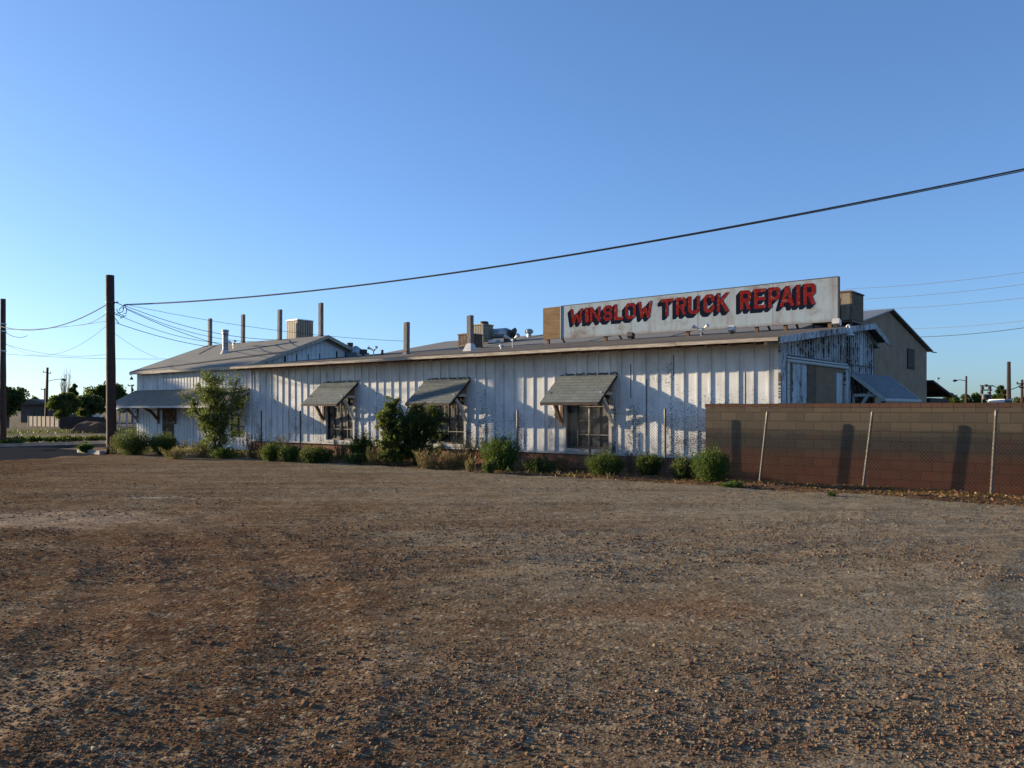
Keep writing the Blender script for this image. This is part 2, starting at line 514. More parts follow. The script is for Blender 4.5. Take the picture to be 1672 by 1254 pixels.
M = {}
M['gravel'] = mat_gravel()
M['rock'] = mat_rock()
M['asphalt'] = mat_asphalt()
M['concrete'] = plain('concrete', (.36,.33,.28), (.26,.22,.18), 3)
M['bed'] = mat_soil('bed_soil', (.060,.036,.026), (.13,.068,.036), (.20,.105,.055), 1.2, .03)
M['field'] = mat_soil('field_soil', (.13,.072,.042), (.12,.085,.045), (.12,.125,.04), .10, .04)
M['wall'] = peel_mat('peeling_white_paint', amt=.448, low=.10)
M['wing'] = peel_mat('peeling_white_paint_wing', amt=.40, board=.25, paint=(.74,.73,.71))
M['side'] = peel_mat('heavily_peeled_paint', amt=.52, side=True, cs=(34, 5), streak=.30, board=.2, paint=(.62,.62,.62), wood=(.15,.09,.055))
M['trim'] = peel_mat('peeling_trim_paint', amt=.47, board=.7, wood=(.20,.11,.06), paint=(.60,.58,.54))
M['fascia'] = plain('fascia_board', (.50,.43,.34), (.22,.15,.10), 4, stretch=(.6,3,6), lo=.4, hi=.75)
M['eave_wood'] = plain('eave_wood', (.26,.14,.08), (.15,.09,.06), 6, stretch=(1,1,4))
M['dark_wood'] = plain('dark_wood', (.07,.045,.035), (.035,.025,.02), 8)
M['brown_wood'] = plain('brown_wood', (.23,.125,.065), (.13,.07,.04), 9, stretch=(6,6,1.2))
M['grey_wood'] = plain('weathered_grey_wood', (.27,.24,.22), (.13,.09,.075), 7, stretch=(5,5,1.0), lo=.42, hi=.58)
M['brick'] = mat_brick()
M['block'] = mat_block()
M['rolled'] = mat_rolled('rolled_roofing', (.092,.077,.060), (.13,.108,.085))
M['rolled2'] = mat_rolled('grey_roofing', (.155,.148,.13), (.20,.188,.165))
M['tar'] = plain('tar', (.03,.03,.032), (.05,.05,.05), 5)
M['shingle'] = mat_shingle('grey_shingles', (.145,.160,.155), (.19,.205,.195))
M['shingle_blue'] = mat_shingle('cool_grey_shingles', (.17,.18,.185), (.22,.23,.235))
M['porch'] = mat_shingle('warm_grey_porch_shingles', (.19,.165,.13), (.25,.22,.175))
M['steel_sash'] = plain('steel_sash', (.035,.033,.032), (.09,.06,.045), 12, rough=.6)
M['muntin'] = plain('pale_muntin', (.45,.42,.38), (.3,.26,.22), 12)
def mat_glass():
    m = NT('dusty_window_glass')
    d = m.ramp(m.noise(2.5, 5, .6), [(.4, 0.0), (.7, 1.0)])
    m.col(m.mix(d, (.014,.014,.015), (.045,.040,.036))).rough(m.math('ADD', .12, m.math('MULTIPLY', d, .4)))
    m.p.inputs['Specular IOR Level'].default_value = .5
    return m.mat
M['glass'] = mat_glass()
M['curtain'] = plain('curtain', (.20,.19,.18), (.12,.11,.10), 3, stretch=(8,8,1))
M['sign'] = mat_sign()
M['red'] = mat_paint('sign_red', (.22,.020,.018), (.27,.15,.12), .56)
M['navy'] = mat_paint('sign_navy', (.012,.016,.030), (.12,.12,.12), .74)
M['ply'] = mat_ply('raw_plywood', (.27,.17,.085), (.17,.10,.05))
M['ply_tan'] = mat_ply('weathered_plywood', (.27,.17,.10), (.20,.125,.075))
M['ply_brown'] = mat_ply('dark_plywood', (.17,.10,.06), (.11,.07,.045))
M['galv'] = plain('galvanized_metal', (.42,.44,.46), (.28,.29,.30), 6, rough=.42, metal=.6, spec=.5)
M['dark_metal'] = plain('dark_metal', (.05,.05,.055), (.09,.07,.06), 10, rough=.55, metal=.3)
M['cooler_tan'] = plain('cooler_enamel', (.34,.29,.21), (.24,.15,.09), 4, rough=.55, stretch=(2,2,1), lo=.45, hi=.75)
M['cooler_brown'] = plain('cooler_rusty', (.22,.15,.09), (.12,.07,.045), 5, rough=.7)
M['cooler_in'] = plain('cooler_dark_pads', (.055,.045,.035), (.10,.07,.045), 20)
M['white_enamel'] = plain('white_enamel', (.66,.64,.60), (.50,.46,.42), 8, rough=.35, spec=.5, bump=.05)
M['flue'] = plain('flue_metal', (.40,.40,.40), (.22,.19,.17), 7, rough=.5, metal=.4)
M['pole_wood'] = plain('pole_wood', (.085,.045,.030), (.045,.026,.02), 6, stretch=(8,8,.8), bump=.6, bd=.02)
M['cable'] = plain('cable', (.022,.022,.024), (.035,.035,.035), 5, rough=.6, bump=0)
M['wire_grey'] = plain('wire_grey', (.16,.17,.18), (.12,.12,.13), 5, rough=.5, bump=0)
M['fence_wire'] = plain('fence_wire', (.12,.115,.10), (.08,.07,.06), 5, rough=.5, metal=.3, bump=0)
M['fence_post'] = plain('fence_post', (.22,.20,.17), (.14,.11,.08), 12, rough=.55, metal=.3)
M['stucco'] = plain('tan_block_stucco', (.36,.225,.135), (.26,.165,.10), 1.1, bump=.5, bd=.03, detail=6)
M['corr'] = mat_corr('corrugated_grey', (.26,.27,.27), (.20,.20,.20))
M['house_wall'] = plain('house_wall', (.13,.10,.085), (.10,.08,.07), 2)
M['house_roof'] = plain('house_roof', (.13,.10,.085), (.09,.07,.06), 3)
M['pale_wall'] = plain('pale_wall', (.30,.235,.18), (.24,.185,.145), 2)
M['bark'] = plain('bark', (.11,.085,.065), (.07,.05,.04), 12, bump=.6, bd=.02)
M['stem'] = plain('stem', (.13,.12,.06), (.09,.07,.04), 12)
M['leaf_green'] = leaf_mat('leaf_green', (.022,.045,.010), (.042,.080,.014), (.085,.125,.022), .28)
M['leaf_elm'] = leaf_mat('leaf_elm', (.050,.070,.018), (.095,.125,.030), (.17,.20,.05), .35)
M['leaf_bright'] = leaf_mat('leaf_bright', (.032,.070,.013), (.058,.115,.018), (.115,.17,.028), .28)
M['leaf_grey'] = leaf_mat('leaf_grey_green', (.042,.060,.022), (.078,.105,.032), (.14,.165,.05))
M['leaf_dark'] = leaf_mat('leaf_dark', (.026,.046,.014), (.046,.078,.021), (.085,.115,.034), .28)
M['straw'] = mat_dryleaf('straw', (.16,.10,.045), (.28,.19,.085), (.42,.31,.16))
M['dry_brown'] = mat_dryleaf('dry_brown', (.055,.04,.03), (.10,.07,.05), (.17,.12,.08))
M['grass'] = leaf_mat('field_grass', (.055,.065,.016), (.10,.115,.028), (.17,.16,.05), .25)
M['litter'] = mat_dryleaf('leaf_litter', (.12,.055,.022), (.26,.13,.055), (.42,.28,.15))
M['truck_white'] = plain('white_vehicle_paint', (.6,.62,.63), (.5,.5,.5), 3, rough=.4)

# ------------------------------------------------------------------ GROUND
def make_ground():
    mb = MB()
    mb.add([(-3000,-600,-.03),(3000,-600,-.03),(3000,5000,-.03),(-3000,5000,-.03)], [(0,1,2,3)])
    struct(mb.build('ground', M['field']))
make_ground()

def edge_s(t):     # where the gravel gives way to the road, as s = -r
    return 22.6 + 1.0*(t+9)*.22 + .35*np.sin(t*.9) + .2*np.sin(t*2.7)
def lot_height(X, Y):
    big = (fbm(X, Y, .35, 3, 1)-.5)*.07
    mid = (fbm(X, Y, 1.7, 3, 5)-.5)*.024
    clump = fbm(X, Y, .8, 3, 9)
    rough = np.clip((clump-.40)*4, .25, 1)
    fine = (fbm(X, Y, 15, 3, 13)-.5)*.012*rough
    # tyre tracks swinging across the lot
    tr = 0
    for (cx, cy, rad, w) in ((-16, 3, 13.2, .22), (-16, 3, 14.9, .22), (9, -14, 24.5, .25), (9, -14, 26.2, .25), (3, -30, 47, .3), (3, -30, 48.8, .3), (14, 2, 9.2, .22), (14, 2, 10.8, .22)):
        d = np.hypot(X-cx, Y-cy) - rad + .25*(fbm(X, Y, .5, 2, 21)-.5)
        tr = tr - .010*np.exp(-(d/w)**2) + .007*np.exp(-((np.abs(d)-w*1.9)/(w*.5))**2)
    return big*.6 + mid + fine + tr + .05
def make_lot():
    ny, nx = 620, 620
    k = np.linspace(0, 1, ny)
    Y = 1/(1/1.2 + (1/46.0 - 1/1.2)*k**.72)
    a = np.linspace(-1.05, 1.05, nx)
    YY, AA = np.meshgrid(Y, a, indexing='ij')
    XX = AA*(YY + .0) + 0*AA
    XX = XX + np.sign(AA)*0
    Z = lot_height(XX, YY)
    dX = XX-C0.x; dY = YY-C0.y
    s = -(dX*BR.x + dY*BR.y); t = dX*BT.x + dY*BT.y
    wob = (fbm(XX, YY, .8, 4, 30)-.5)*1.6
    m1 = np.clip((edge_s(t)+wob - s)/1.2 + .5, 0, 1)           # towards the road
    m2 = np.clip((-2.45 + .5*wob - t)/.6 + .5, 0, 1)             # towards the plant bed
    m1 = np.where(t > -4.2, 0, m1) if False else m1
    mk = np.minimum(m1, m2)
    mk = mk*mk*(3-2*mk)
    Z = -.07*(1-mk) + Z*mk
    V = np.stack([XX, YY, Z], -1).reshape(-1, 3)
    i = np.arange(ny*nx).reshape(ny, nx)
    Fc = np.stack([i[:-1,:-1], i[:-1,1:], i[1:,1:], i[1:,:-1]], -1).reshape(-1, 4)
    # drop the cells that lie wholly below the road or the bed
    keep = mk.ravel()[Fc].max(1) > .02
    o = npmesh('gravel_lot', V, Fc[keep], M['gravel'], smooth=True)
    struct(o)
make_lot()

def ico(sub):
    import bmesh
    bm = bmesh.new(); bmesh.ops.create_icosphere(bm, subdivisions=sub, radius=1)
    V = np.array([v.co[:] for v in bm.verts]); Fc = np.array([[v.index for v in f.verts] for f in bm.faces]); bm.free()
    return V, Fc
def scatter_rocks(name, P, S, sub, seed, mat, tints):
    rg = np.random.RandomState(seed)
    V0, F0 = ico(sub)
    n = len(P)
    shapes = []
    for k in range(8):
        d = V0 * (1 + .38*(rg.rand(len(V0), 1)-.5)*2)
        shapes.append(d * np.array([1, .62+.35*rg.rand(), .42+.3*rg.rand()]))
    shapes = np.array(shapes)
    a = rg.rand(n)*2*np.pi; tl = (rg.rand(n)-.5)*.9
    ca, sa, ct, st = np.cos(a), np.sin(a), np.cos(tl), np.sin(tl)
    Rm = np.zeros((n,3,3))
    Rm[:,0,0]=ca*ct; Rm[:,0,1]=-sa; Rm[:,0,2]=ca*st
    Rm[:,1,0]=sa*ct; Rm[:,1,1]=ca;  Rm[:,1,2]=sa*st
    Rm[:,2,0]=-st;   Rm[:,2,2]=ct
    sh = shapes[rg.randint(0, 8, n)]
    V = np.einsum('nij,nkj->nki', Rm, sh)*S[:,None,None] + P[:,None,:]
    nv = len(V0)
    Fc = (F0[None] + (np.arange(n)*nv)[:,None,None]).reshape(-1, 3)
    return npmesh(name, V.reshape(-1, 3), Fc, mat, np.repeat(tints, len(F0)))
def make_rocks():
    rg = np.random.RandomState(3)
    def lot_ok(X, Y):
        dX = X-C0.x; dY = Y-C0.y
        s = -(dX*BR.x + dY*BR.y); t = dX*BT.x + dY*BT.y
        return (s < edge_s(t)-.3) & (t < -2.5)
    def field(n, y0, y1, pw, smed, sspread, smax, seed, sub):
        k = rg.rand(n)
        Y = (y0**(-pw) + (y1**(-pw)-y0**(-pw))*k)**(-1/pw)
        X = (rg.rand(n)*2-1)*Y*.74
        den = np.clip((fbm(X, Y, .8, 3, 9)-.36)*3.4, .12, 1)
        ok = (rg.rand(n) < den) & lot_ok(X, Y)
        X, Y = X[ok], Y[ok]
        S = np.minimum(smed*np.exp(sspread*rg.randn(len(X))), smax)
        Z = lot_height(X, Y) + S*.12
        T = np.clip(.46 + .20*rg.randn(len(X)) + .012*X, 0, 1)
        big = rg.rand(len(X)) < .03
        T[big] = .9+.1*rg.rand(big.sum())
        return scatter_rocks('pebbles', np.stack([X, Y, Z], -1), S, sub, seed, M['rock'], T)
    o = field(90000, 2.6, 13, .9, .0062, .42, .020, 1, 1); struct(o, 'stuff'); tag(o, 'loose reddish brown pebbles scattered over the near gravel', 'gravel')
    o = field(800, 3.4, 20, .7, .015, .35, .036, 2, 2); struct(o, 'stuff'); tag(o, 'larger pale and brown stones among the gravel of the lot', 'stones'); o.name = 'stones'
    o = field(50000, 8, 26, .5, .0095, .4, .024, 4, 1); struct(o, 'stuff'); tag(o, 'coarse grey gravel lying toward the building', 'gravel'); o.name = 'coarse_gravel'
make_rocks()

# road, kerbs
def quadsheet(name, pts, z, mat):
    mb = MB(); mb.add([(*p, z) for p in pts], [tuple(range(len(pts)))]); return mb.build(name, mat)
def road():
    w = lambda s, t: b2w(-s, t)[:2]
    o = quadsheet('road', [w(16,-60), w(34.3,-60), w(34.3,160), w(31.2,160), w(31.2,-3.3), w(16,-3.3)][::-1], -.012, M['asphalt']); struct(o)
    for nm, a, b in (('far_kerb', (34.3,-60), (34.3,160)), ('near_kerb', (26.6,-4.25), (24.3,-4.45))):
        mb = MB()
        n = 40 if b[1] > 0 else 3
        for k in range(n):
            p = Vector(w(a[0]+(b[0]-a[0])*k/n, a[1]+(b[1]-a[1])*k/n)); q = Vector(w(a[0]+(b[0]-a[0])*(k+.985)/n, a[1]+(b[1]-a[1])*(k+.985)/n))
            mb.beam((p.x,p.y,.03), (q.x,q.y,.03), .16, .20)
        o = mb.build('kerb', M['concrete']); struct(o)
road()
# bed of soil along the front wall
def bed_h(r, t):
    k = np.clip((t+2.95)/.5, 0, 1)
    return k*(.035 + .07*fbm(r, t, 1.3, 4, 40) + .10*np.exp(-((t+2.25+.25*np.sin(r*.8))/.28)**2)*np.clip(fbm(r, t, .8, 3, 41)*2-.6, 0, 1)) - .05*(1-k) - .02
def make_bed():
    r = np.linspace(-31, 14, 700); t = np.linspace(-3.1, .6, 90)
    Rr, Tt = np.meshgrid(r, t, indexing='ij')
    Z = bed_h(Rr, Tt)
    V = np.stack([C0.x+BR.x*Rr+BT.x*Tt, C0.y+BR.y*Rr+BT.y*Tt, Z], -1).reshape(-1,3)
    i = np.arange(700*90).reshape(700, 90)
    Fc = np.stack([i[:-1,:-1], i[1:,:-1], i[1:,1:], i[:-1,1:]], -1).reshape(-1,4)
    struct(npmesh('soil_bed', V, Fc, M['bed'], smooth=True))
    rg = np.random.RandomState(11)
    n = 12000
    r = rg.rand(n)**.6*32-20; t = -2.95+rg.rand(n)**1.1*2.2
    z = bed_h(r, t)+.012
    P = np.stack([C0.x+BR.x*r+BT.x*t, C0.y+BR.y*r+BT.y*t, z], -1)
    d = rg.randn(n, 2, 3); d[:,:,2] *= .5
    d /= np.linalg.norm(d, axis=2, keepdims=True)
    S = .012+.022*rg.rand(n)
    a, b = d[:,0]*S[:,None], d[:,1]*S[:,None]*.6
    V = np.stack([P-a-b, P+a-b, P+a+b, P-a+b], 1).reshape(-1,3)
    o = npmesh('leaf_litter', V, np.arange(4*n).reshape(-1,4), M['litter'], rg.rand(n))
    struct(o, 'stuff'); tag(o, 'dry leaf litter strewn on the soil along the fence', 'litter')
make_bed()

# ------------------------------------------------------------------ wall helpers
def wall_holes(mb, r0, r1, z0, z1, holes, th=.15, t=0.0, m=0):
    xs = sorted({r0, r1, *[h[0] for h in holes], *[h[1] for h in holes]})
    zs = sorted({z0, z1, *[h[2] for h in holes], *[h[3] for h in holes]})
    for i in range(len(xs)-1):
        for j in range(len(zs)-1):
            cx, cz = (xs[i]+xs[i+1])/2, (zs[j]+zs[j+1])/2
            if any(h[0] < cx < h[1] and h[2] < cz < h[3] for h in holes): continue
            a, b, c, d = xs[i], xs[i+1], zs[j], zs[j+1]
            mb.add([(a,t,c),(b,t,c),(b,t,d),(a,t,d)], [(0,1,2,3)], m)
            mb.add([(a,t+th,c),(b,t+th,c),(b,t+th,d),(a,t+th,d)], [(3,2,1,0)], m)
    for (a, b, c, d) in holes:
        mb.add([(a,t,c),(b,t,c),(b,t+th,c),(a,t+th,c)], [(0,1,2,3)], m)
        mb.add([(a,t,d),(b,t,d),(b,t+th,d),(a,t+th,d)], [(3,2,1,0)], m)
        mb.add([(a,t,c),(a,t+th,c),(a,t+th,d),(a,t,d)], [(0,1,2,3)], m)
        mb.add([(b,t,c),(b,t+th,c),(b,t+th,d),(b,t,d)], [(3,2,1,0)], m)

# ------------------------------------------------------------------ THE SHOP
L = 21.3                     # length of the front
WIN = [(-16.64, -15.19), (-11.41, -9.98), (-6.12, -4.70)]
ZS, ZT = .60, 2.16
PL = .48
def zroof(t): return 3.34 + .115*(t+.9)       # top of the low front roof
TR, ZR = 6.62, 4.205
shop = thing('repair_shop', 'long white board building with peeling paint, window awnings and low grey roof', 'building', (0,0,0))
rnd = random.Random(5)
mb = MB()
wall_holes(mb, -L, 0, PL, 3.28, [(a, b, ZS, ZT) for a, b in WIN])
k = 0
r = -L + .2
while r < -.1:
    w = .040 + rnd.random()*.010; p = .022 + rnd.random()*.009
    if rnd.random() > .05:
        seg = [(PL+.02, 3.26)]
        for a, b in WIN:
            if a-.06 < r < b+.06: seg = [(ZT+.1, 3.26)]
        for c, d in seg:
            mb.box((r-w/2, -p, c), (r+w/2, -.001, d))
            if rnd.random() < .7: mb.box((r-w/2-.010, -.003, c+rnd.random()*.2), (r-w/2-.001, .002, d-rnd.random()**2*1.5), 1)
    else:
        mb.box((r-.008, -.003, PL+.1), (r+.008, .002, 3.1), 1)
    r += .372 + rnd.uniform(-.018, .018)
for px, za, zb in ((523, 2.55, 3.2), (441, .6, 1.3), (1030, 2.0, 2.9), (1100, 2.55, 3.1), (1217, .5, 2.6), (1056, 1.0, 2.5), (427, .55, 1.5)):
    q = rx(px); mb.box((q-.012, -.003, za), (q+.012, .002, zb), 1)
mb.box((-L-.02, -.05, PL), (-L+.09, -.001, 3.26)); mb.box((-.10, -.05, PL), (.0, -.001, 3.26))
mb.build('front_wall', [M['wall'], M['dark_wood']], shop)
mb = MB(); mb.box((-L, .03, -.1), (0, .16, PL-.001)); mb.box((-.15, .165, -.1), (-.03, 7.7, PL-.001))
mb.build('brick_plinth', M['brick'], shop)
mb = MB(); 
r = -L
while r < 0:
    q = min(r+rnd.uniform(1.6, 3.0), 0)
    mb.box((r, -.045-rnd.random()*.012, PL-.035), (q-.006, -.0015, PL+.018)); r = q
mb.build('ledge', M['trim'], shop)
# right gable wall
prof = [(0, 3.30), (2.7, 3.62), (TR, 4.10), (7.74, 3.86)]
mb = MB()
mb.prism([(0,.0,PL),(0,7.74,PL),(0,7.74,3.80),(0,TR,4.08),(0,2.7,3.63),(0,.0,3.31)], (-.14,0,0))
t = .18
while t < 7.6:
    zt = (3.31 + (t/2.7)*.32) if t < 2.7 else (3.63+(t-2.7)/(TR-2.7)*.45 if t < TR else 4.08-(t-TR)/(7.74-TR)*.28)
    if .15 < t < 4.95: z0 = 2.98
    else: z0 = PL+.01
    if rnd.random() > .06: mb.box((.0015, t-.02, z0), (.026+rnd.random()*.008, t+.02, zt-.03))
    t += .2+rnd.uniform(-.015,.015)
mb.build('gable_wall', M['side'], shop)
mb = MB()
mb.box((.0015,-.05,PL),(.06,.16,3.27)); mb.box((.0015,.17,PL),(.045,.34,3.27))
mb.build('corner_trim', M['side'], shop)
# boarded opening
bo = MB()
bo.box((.0015,.36,1.0),(.03,4.75,2.86))
bd = bo.build('boarded_opening', M['ply_tan'], shop)
for nm_, a_, b_, m_ in (('peeled_sheet',(.031,.75,1.25),(.046,1.75,2.84),'side'),('peeled_sheet',(.031,.75,1.0),(.043,1.75,1.22),'side'),('peeled_sheet',(.031,1.79,1.0),(.043,2.4,1.18),'side'),('peeled_sheet',(.031,4.1,1.3),(.042,4.6,2.7),'side'),('dark_sheet',(.031,1.77,1.25),(.050,2.42,2.82),'ply_brown'),('tan_sheet',(.031,2.44,1.0),(.047,3.34,2.83),'ply_tan'),('tan_sheet',(.031,3.36,1.0),(.045,4.08,2.83),'ply_tan')):
    mb = MB(); mb.box(a_, b_); mb.build(nm_, M[m_], bd)
mb = MB()
mb.hexa([(.0015,.34,2.83),(.10,.34,2.83),(.10,5.0,2.83),(.0015,5.0,2.83),(.0015,.34,2.90),(.10,.34,2.90),(.10,5.0,2.90),(.0015,5.0,2.90)])
mb.box((.0015,.34,2.93),(.07,5.0,2.975))
mb.box((.051,.36,1.0),(.075,.5,2.825))
mb.build('header_board', M['trim'], bd)
mb = MB(); mb.box((.0015,4.78,.5),(.08,5.02,2.82)); mb.box((.0015,5.1,.5),(.055,5.26,2.8)); mb.build('door_post', M['side'], shop)
mb = MB(); mb.tube([(.06,.4,3.0),(.06,3,2.99),(.06,7.7,2.97)], .014, 6); mb.tube([(.06,5.4,2.98),(.06,5.4,1.9)], .012, 6); mb.build('conduit', M['dark_metal'], shop)
# front roof
EO, GO = -.9, .34
mb = MB()
mb.slab([(-L-.02, EO, zroof(EO)), (GO, EO, zroof(EO)), (GO, TR, ZR+.02), (-L-.02, TR, ZR+.02)], .035)
mb.slab([(-2.6, TR, ZR+.02), (GO, TR, ZR+.02), (GO, 8.15, 3.80), (-2.6, 8.15, 3.80)], .035)
for k in range(5):    # lapped courses
    t = -.2 + k*1.15
    mb.slab([(-L, t, zroof(t)+.012), (GO-.02, t, zroof(t)+.012), (GO-.02, t+.5, zroof(t+.5)+.004), (-L, t+.5, zroof(t+.5)+.004)], .008)
front_roof = mb.build('front_roof', M['rolled'], shop)
mb = MB(); mb.slab([(-L, EO+.03, zroof(EO)-.04), (GO-.03, EO+.03, zroof(EO)-.04), (GO-.03, .0, zroof(0)-.04), (-L, .0, zroof(0)-.04)], .02)
r = -L+.3
while r < .2:
    mb.beam((r, EO+.06, zroof(EO)-.11), (r, -.002, zroof(0)-.11), .05, .10); r += .61
mb.build('eave_boards', M['eave_wood'], front_roof)
mb = MB(); r = -L-.02
while r < GO:
    q = min(r+rnd.uniform(2.4, 4.2), GO); dz = rnd.uniform(-.012, .012)
    mb.hexa([(r,EO-.03,3.25+dz),(q-.01,EO-.03,3.25-dz),(q-.01,EO-.002,3.25-dz),(r,EO-.002,3.25+dz),(r,EO-.03,3.33+dz*.5),(q-.01,EO-.03,3.33-dz*.5),(q-.01,EO-.002,3.33-dz*.5),(r,EO-.002,3.33+dz*.5)]); r = q
mb.build('fascia', M['fascia'], front_roof)
mb = MB()
for off, x0, x1, h in ((0,GO,GO+.03,.15),(.0,.0,.055,.12)):
    for (t0,z0),(t1,z1) in (((EO,zroof(EO)),(TR,ZR+.02)),((TR,ZR+.02),(8.15,3.80))):
        zz = 0 if x0 > .1 else -.06
        mb.hexa([(x0,t0,z0-h+zz),(x1,t0,z0-h+zz),(x1,t1,z1-h+zz),(x0,t1,z1-h+zz),(x0,t0,z0+.012+zz*1.1),(x1,t0,z0+.012+zz*1.1),(x1,t1,z1+.012+zz*1.1),(x0,t1,z1+.012+zz*1.1)])
mb.build('rake_board', M['side'], shop)
# the higher roof behind
HR, HS = -2.04, -20.9
mb = MB()
mb.slab([(HS-.2, 6.3, 4.16), (HR+.15, 6.3, 4.16), (HR+.15, 11, 5.06), (HS-.2, 11, 5.06)], .05)
mb.slab([(HS-.2, 11, 5.06), (HR+.15, 11, 5.06), (HR+.15, 15.6, 4.16), (HS-.2, 15.6, 4.16)], .05)
for rr in (-15.2, -10.0, -6.6):
    mb.slab([(rr, 6.32, 4.178), (rr+.28, 6.32, 4.178), (rr+.28, 11, 5.075), (rr, 11, 5.075)], .008)
mb.build('upper_roof', M['rolled2'], shop)
mb = MB()
mb.prism([(HR,6.65,3.0),(HR,15.3,3.0),(HR,15.3,4.16),(HR,11,4.99),(HR,6.65,4.15)], (-.12,0,0))
mb.prism([(HS,6.65,3.0),(HS,15.3,3.0),(HS,15.3,4.16),(HS,11,4.99),(HS,6.65,4.15)], (.12,0,0))
mb.box((HS,15.18,0),(HR,15.3,4.14)); mb.box((-L,7.6,0),(HR,7.7,3.9)); mb.box((HR-.12, 7.75, 0),(HR, 15.3, 2.99)); mb.box((HS, 7.75, 0),(HS+.12, 15.3, 2.99))
mb.build('upper_wall', M['brown_wood'], shop)

# windows with awnings
def window(a, b, idx):
    mb = MB(); t = .05
    for x in (a+.03, b-.03): mb.box((x-.03, t-.03, ZS), (x+.03, t+.03, ZT))
    for z in (ZS+.03, ZT-.03): mb.box((a+.06, t-.028, z-.03), (b-.06, t+.028, z+.03))
    nx = 4
    for k in range(1, nx):
        x = a + (b-a)*k/nx; mb.box((x-.016, t-.02, ZS+.06), (x+.016, t+.02, ZT-.06))
    fr = mb.build('window_frame', M['steel_sash'], shop)
    mb = MB()
    zs = [ZS+(ZT-ZS)*k/4 for k in (1,2,3)]
    for z in zs: mb.box((a+.06, t-.012, z-.012), (b-.06, t+.012, z+.012))
    mb.build('glazing_bars', M['steel_sash'], fr)
    if idx == 2: bars = [((a+.62,zs[0]-.009),(b-.05,zs[0]+.009)),((a+.62,zs[1]-.008),(a+.85,zs[1]+.008)),((a+.62,zs[2]-.008),(b-.05,zs[2]+.008))]
    else: bars = [((a+.2,zs[0]-.009),(b-.05,zs[0]+.009)),((a+.55,zs[1]+.1),(a+.57,zs[2]+.15)),((a+.85,zs[1]+.1),(a+.87,zs[2]+.05))]
    for (xa,za),(xb,zb) in bars:
        mb = MB(); mb.box((xa,t-.035,za),(xb,t-.02,zb)); mb.build('latch_bar', M['muntin'], fr)
    mb = MB(); mb.add([(a+.05,t+.006,ZS+.05),(b-.05,t+.006,ZS+.05),(b-.05,t+.006,ZT-.05),(a+.05,t+.006,ZT-.05)], [(0,1,2,3)])
    pn = mb.build('pane', M['glass'], fr)
    mb = MB()
    if idx == 0: mb.box((a+.42, t+.002, ZS+.5), (b-.35, t+.005, ZS+1.0)); mb.box((a+.08, t+.002, ZS+1.02), (a+.38, t+.005, ZT-.1))
    else: mb.box((b-.38, t+.002, ZS+.9), (b-.08, t+.005, ZS+1.3))
    mb.build('curtain', M['curtain'], fr)
    mb = MB(); mb.box((a-.07, -.055, ZS-.09), (b+.07, -.002, ZS-.004)); mb.box((a-.09, -.045, ZS), (a-.003, -.002, ZT+.02)); mb.box((b+.003, -.045, ZS), (b+.09, -.002, ZT+.02))
    mb.build('sill', M['trim'], fr)
for i, (a, b) in enumerate(WIN): window(a, b, i)
AZ0, AZ1, AP = 2.66, 1.89, .93
def awning(a, b):
    c, d = a-.22, b+.24
    mb = MB()
    mb.slab([(c, -AP, AZ1), (d, -AP, AZ1), (d, -.002, AZ0), (c, -.002, AZ0)], .03, 0, 1)
    # lapped shingle courses
    n = 8
    for k in range(n):
        t0 = -AP-.02 + (AP+.02)*k/n; t1 = t0 + AP/n*1.02
        z0 = AZ1 + (AZ0-AZ1)*(t0+AP)/AP; z1 = AZ1 + (AZ0-AZ1)*(min(t1,-.003)+AP)/AP
        x = c-.015
        while x < d:
            x2 = min(x + .30 + rnd.uniform(-.01,.01), d+.015); dj = rnd.uniform(0, .007)
            mb.hexa([(x+.004,t0,z0+.003),(x2,t0,z0+.003),(x2,min(t1,-.003),z1+.002),(x+.004,min(t1,-.003),z1+.002),
                     (x+.004,t0,z0+.016+dj),(x2,t0,z0+.016+dj),(x2,min(t1,-.003),z1+.006),(x+.004,min(t1,-.003),z1+.006)], 0)
            x = x2
    aw = mb.build('awning', [M['shingle'], M['brown_wood']], shop)
    mb = MB(); mb.box((c, -AP-.035, AZ1-.085), (d, -AP-.01, AZ1-.002))
    for q in (c+.02, d-.02): mb.beam((q, -AP, AZ1-.07), (q, -.004, AZ0-.07), .035, .075)
    mb.build('awning_fascia', M['dark_wood'], aw)
    mb = MB(); x = c + .1
    while x < d: mb.tube([(x, -.012, AZ0+.01), (x+.1, -.012, AZ0+.025+rnd.random()*.02), (x+.2, -.012, AZ0+.008)], .012, 4); x += .2
    mb.build('ridge_flashing', M['dark_wood'], aw)
    for q, mt in ((a-.12, M['brown_wood']), (b+.13, M['trim'])):
        mb = MB()
        mb.box((q-.045, -.085, 1.30), (q+.045, -.046, 2.52))
        mb.box((q-.035, -.66, 2.085), (q+.035, -.09, 2.165))
        mb.beam((q, -.84, 1.88), (q, -.10, 2.50), .07, .08)
        P = [(q, -.10, 1.36), (q, -.20, 1.50), (q, -.30, 1.68), (q, -.44, 1.88), (q, -.60, 2.03)]
        for u, v in zip(P, P[1:]):
            u, v = Vector(u), Vector(v); e = (v-u)*.06; mb.beam(u-e, v+e, .068, .10, up=(0,1,0))
        mb.box((q-.06, -.12, 1.24), (q+.06, -.087, 1.36))
        mb.build('bracket', mt, aw)
for a, b in WIN: awning(a, b)
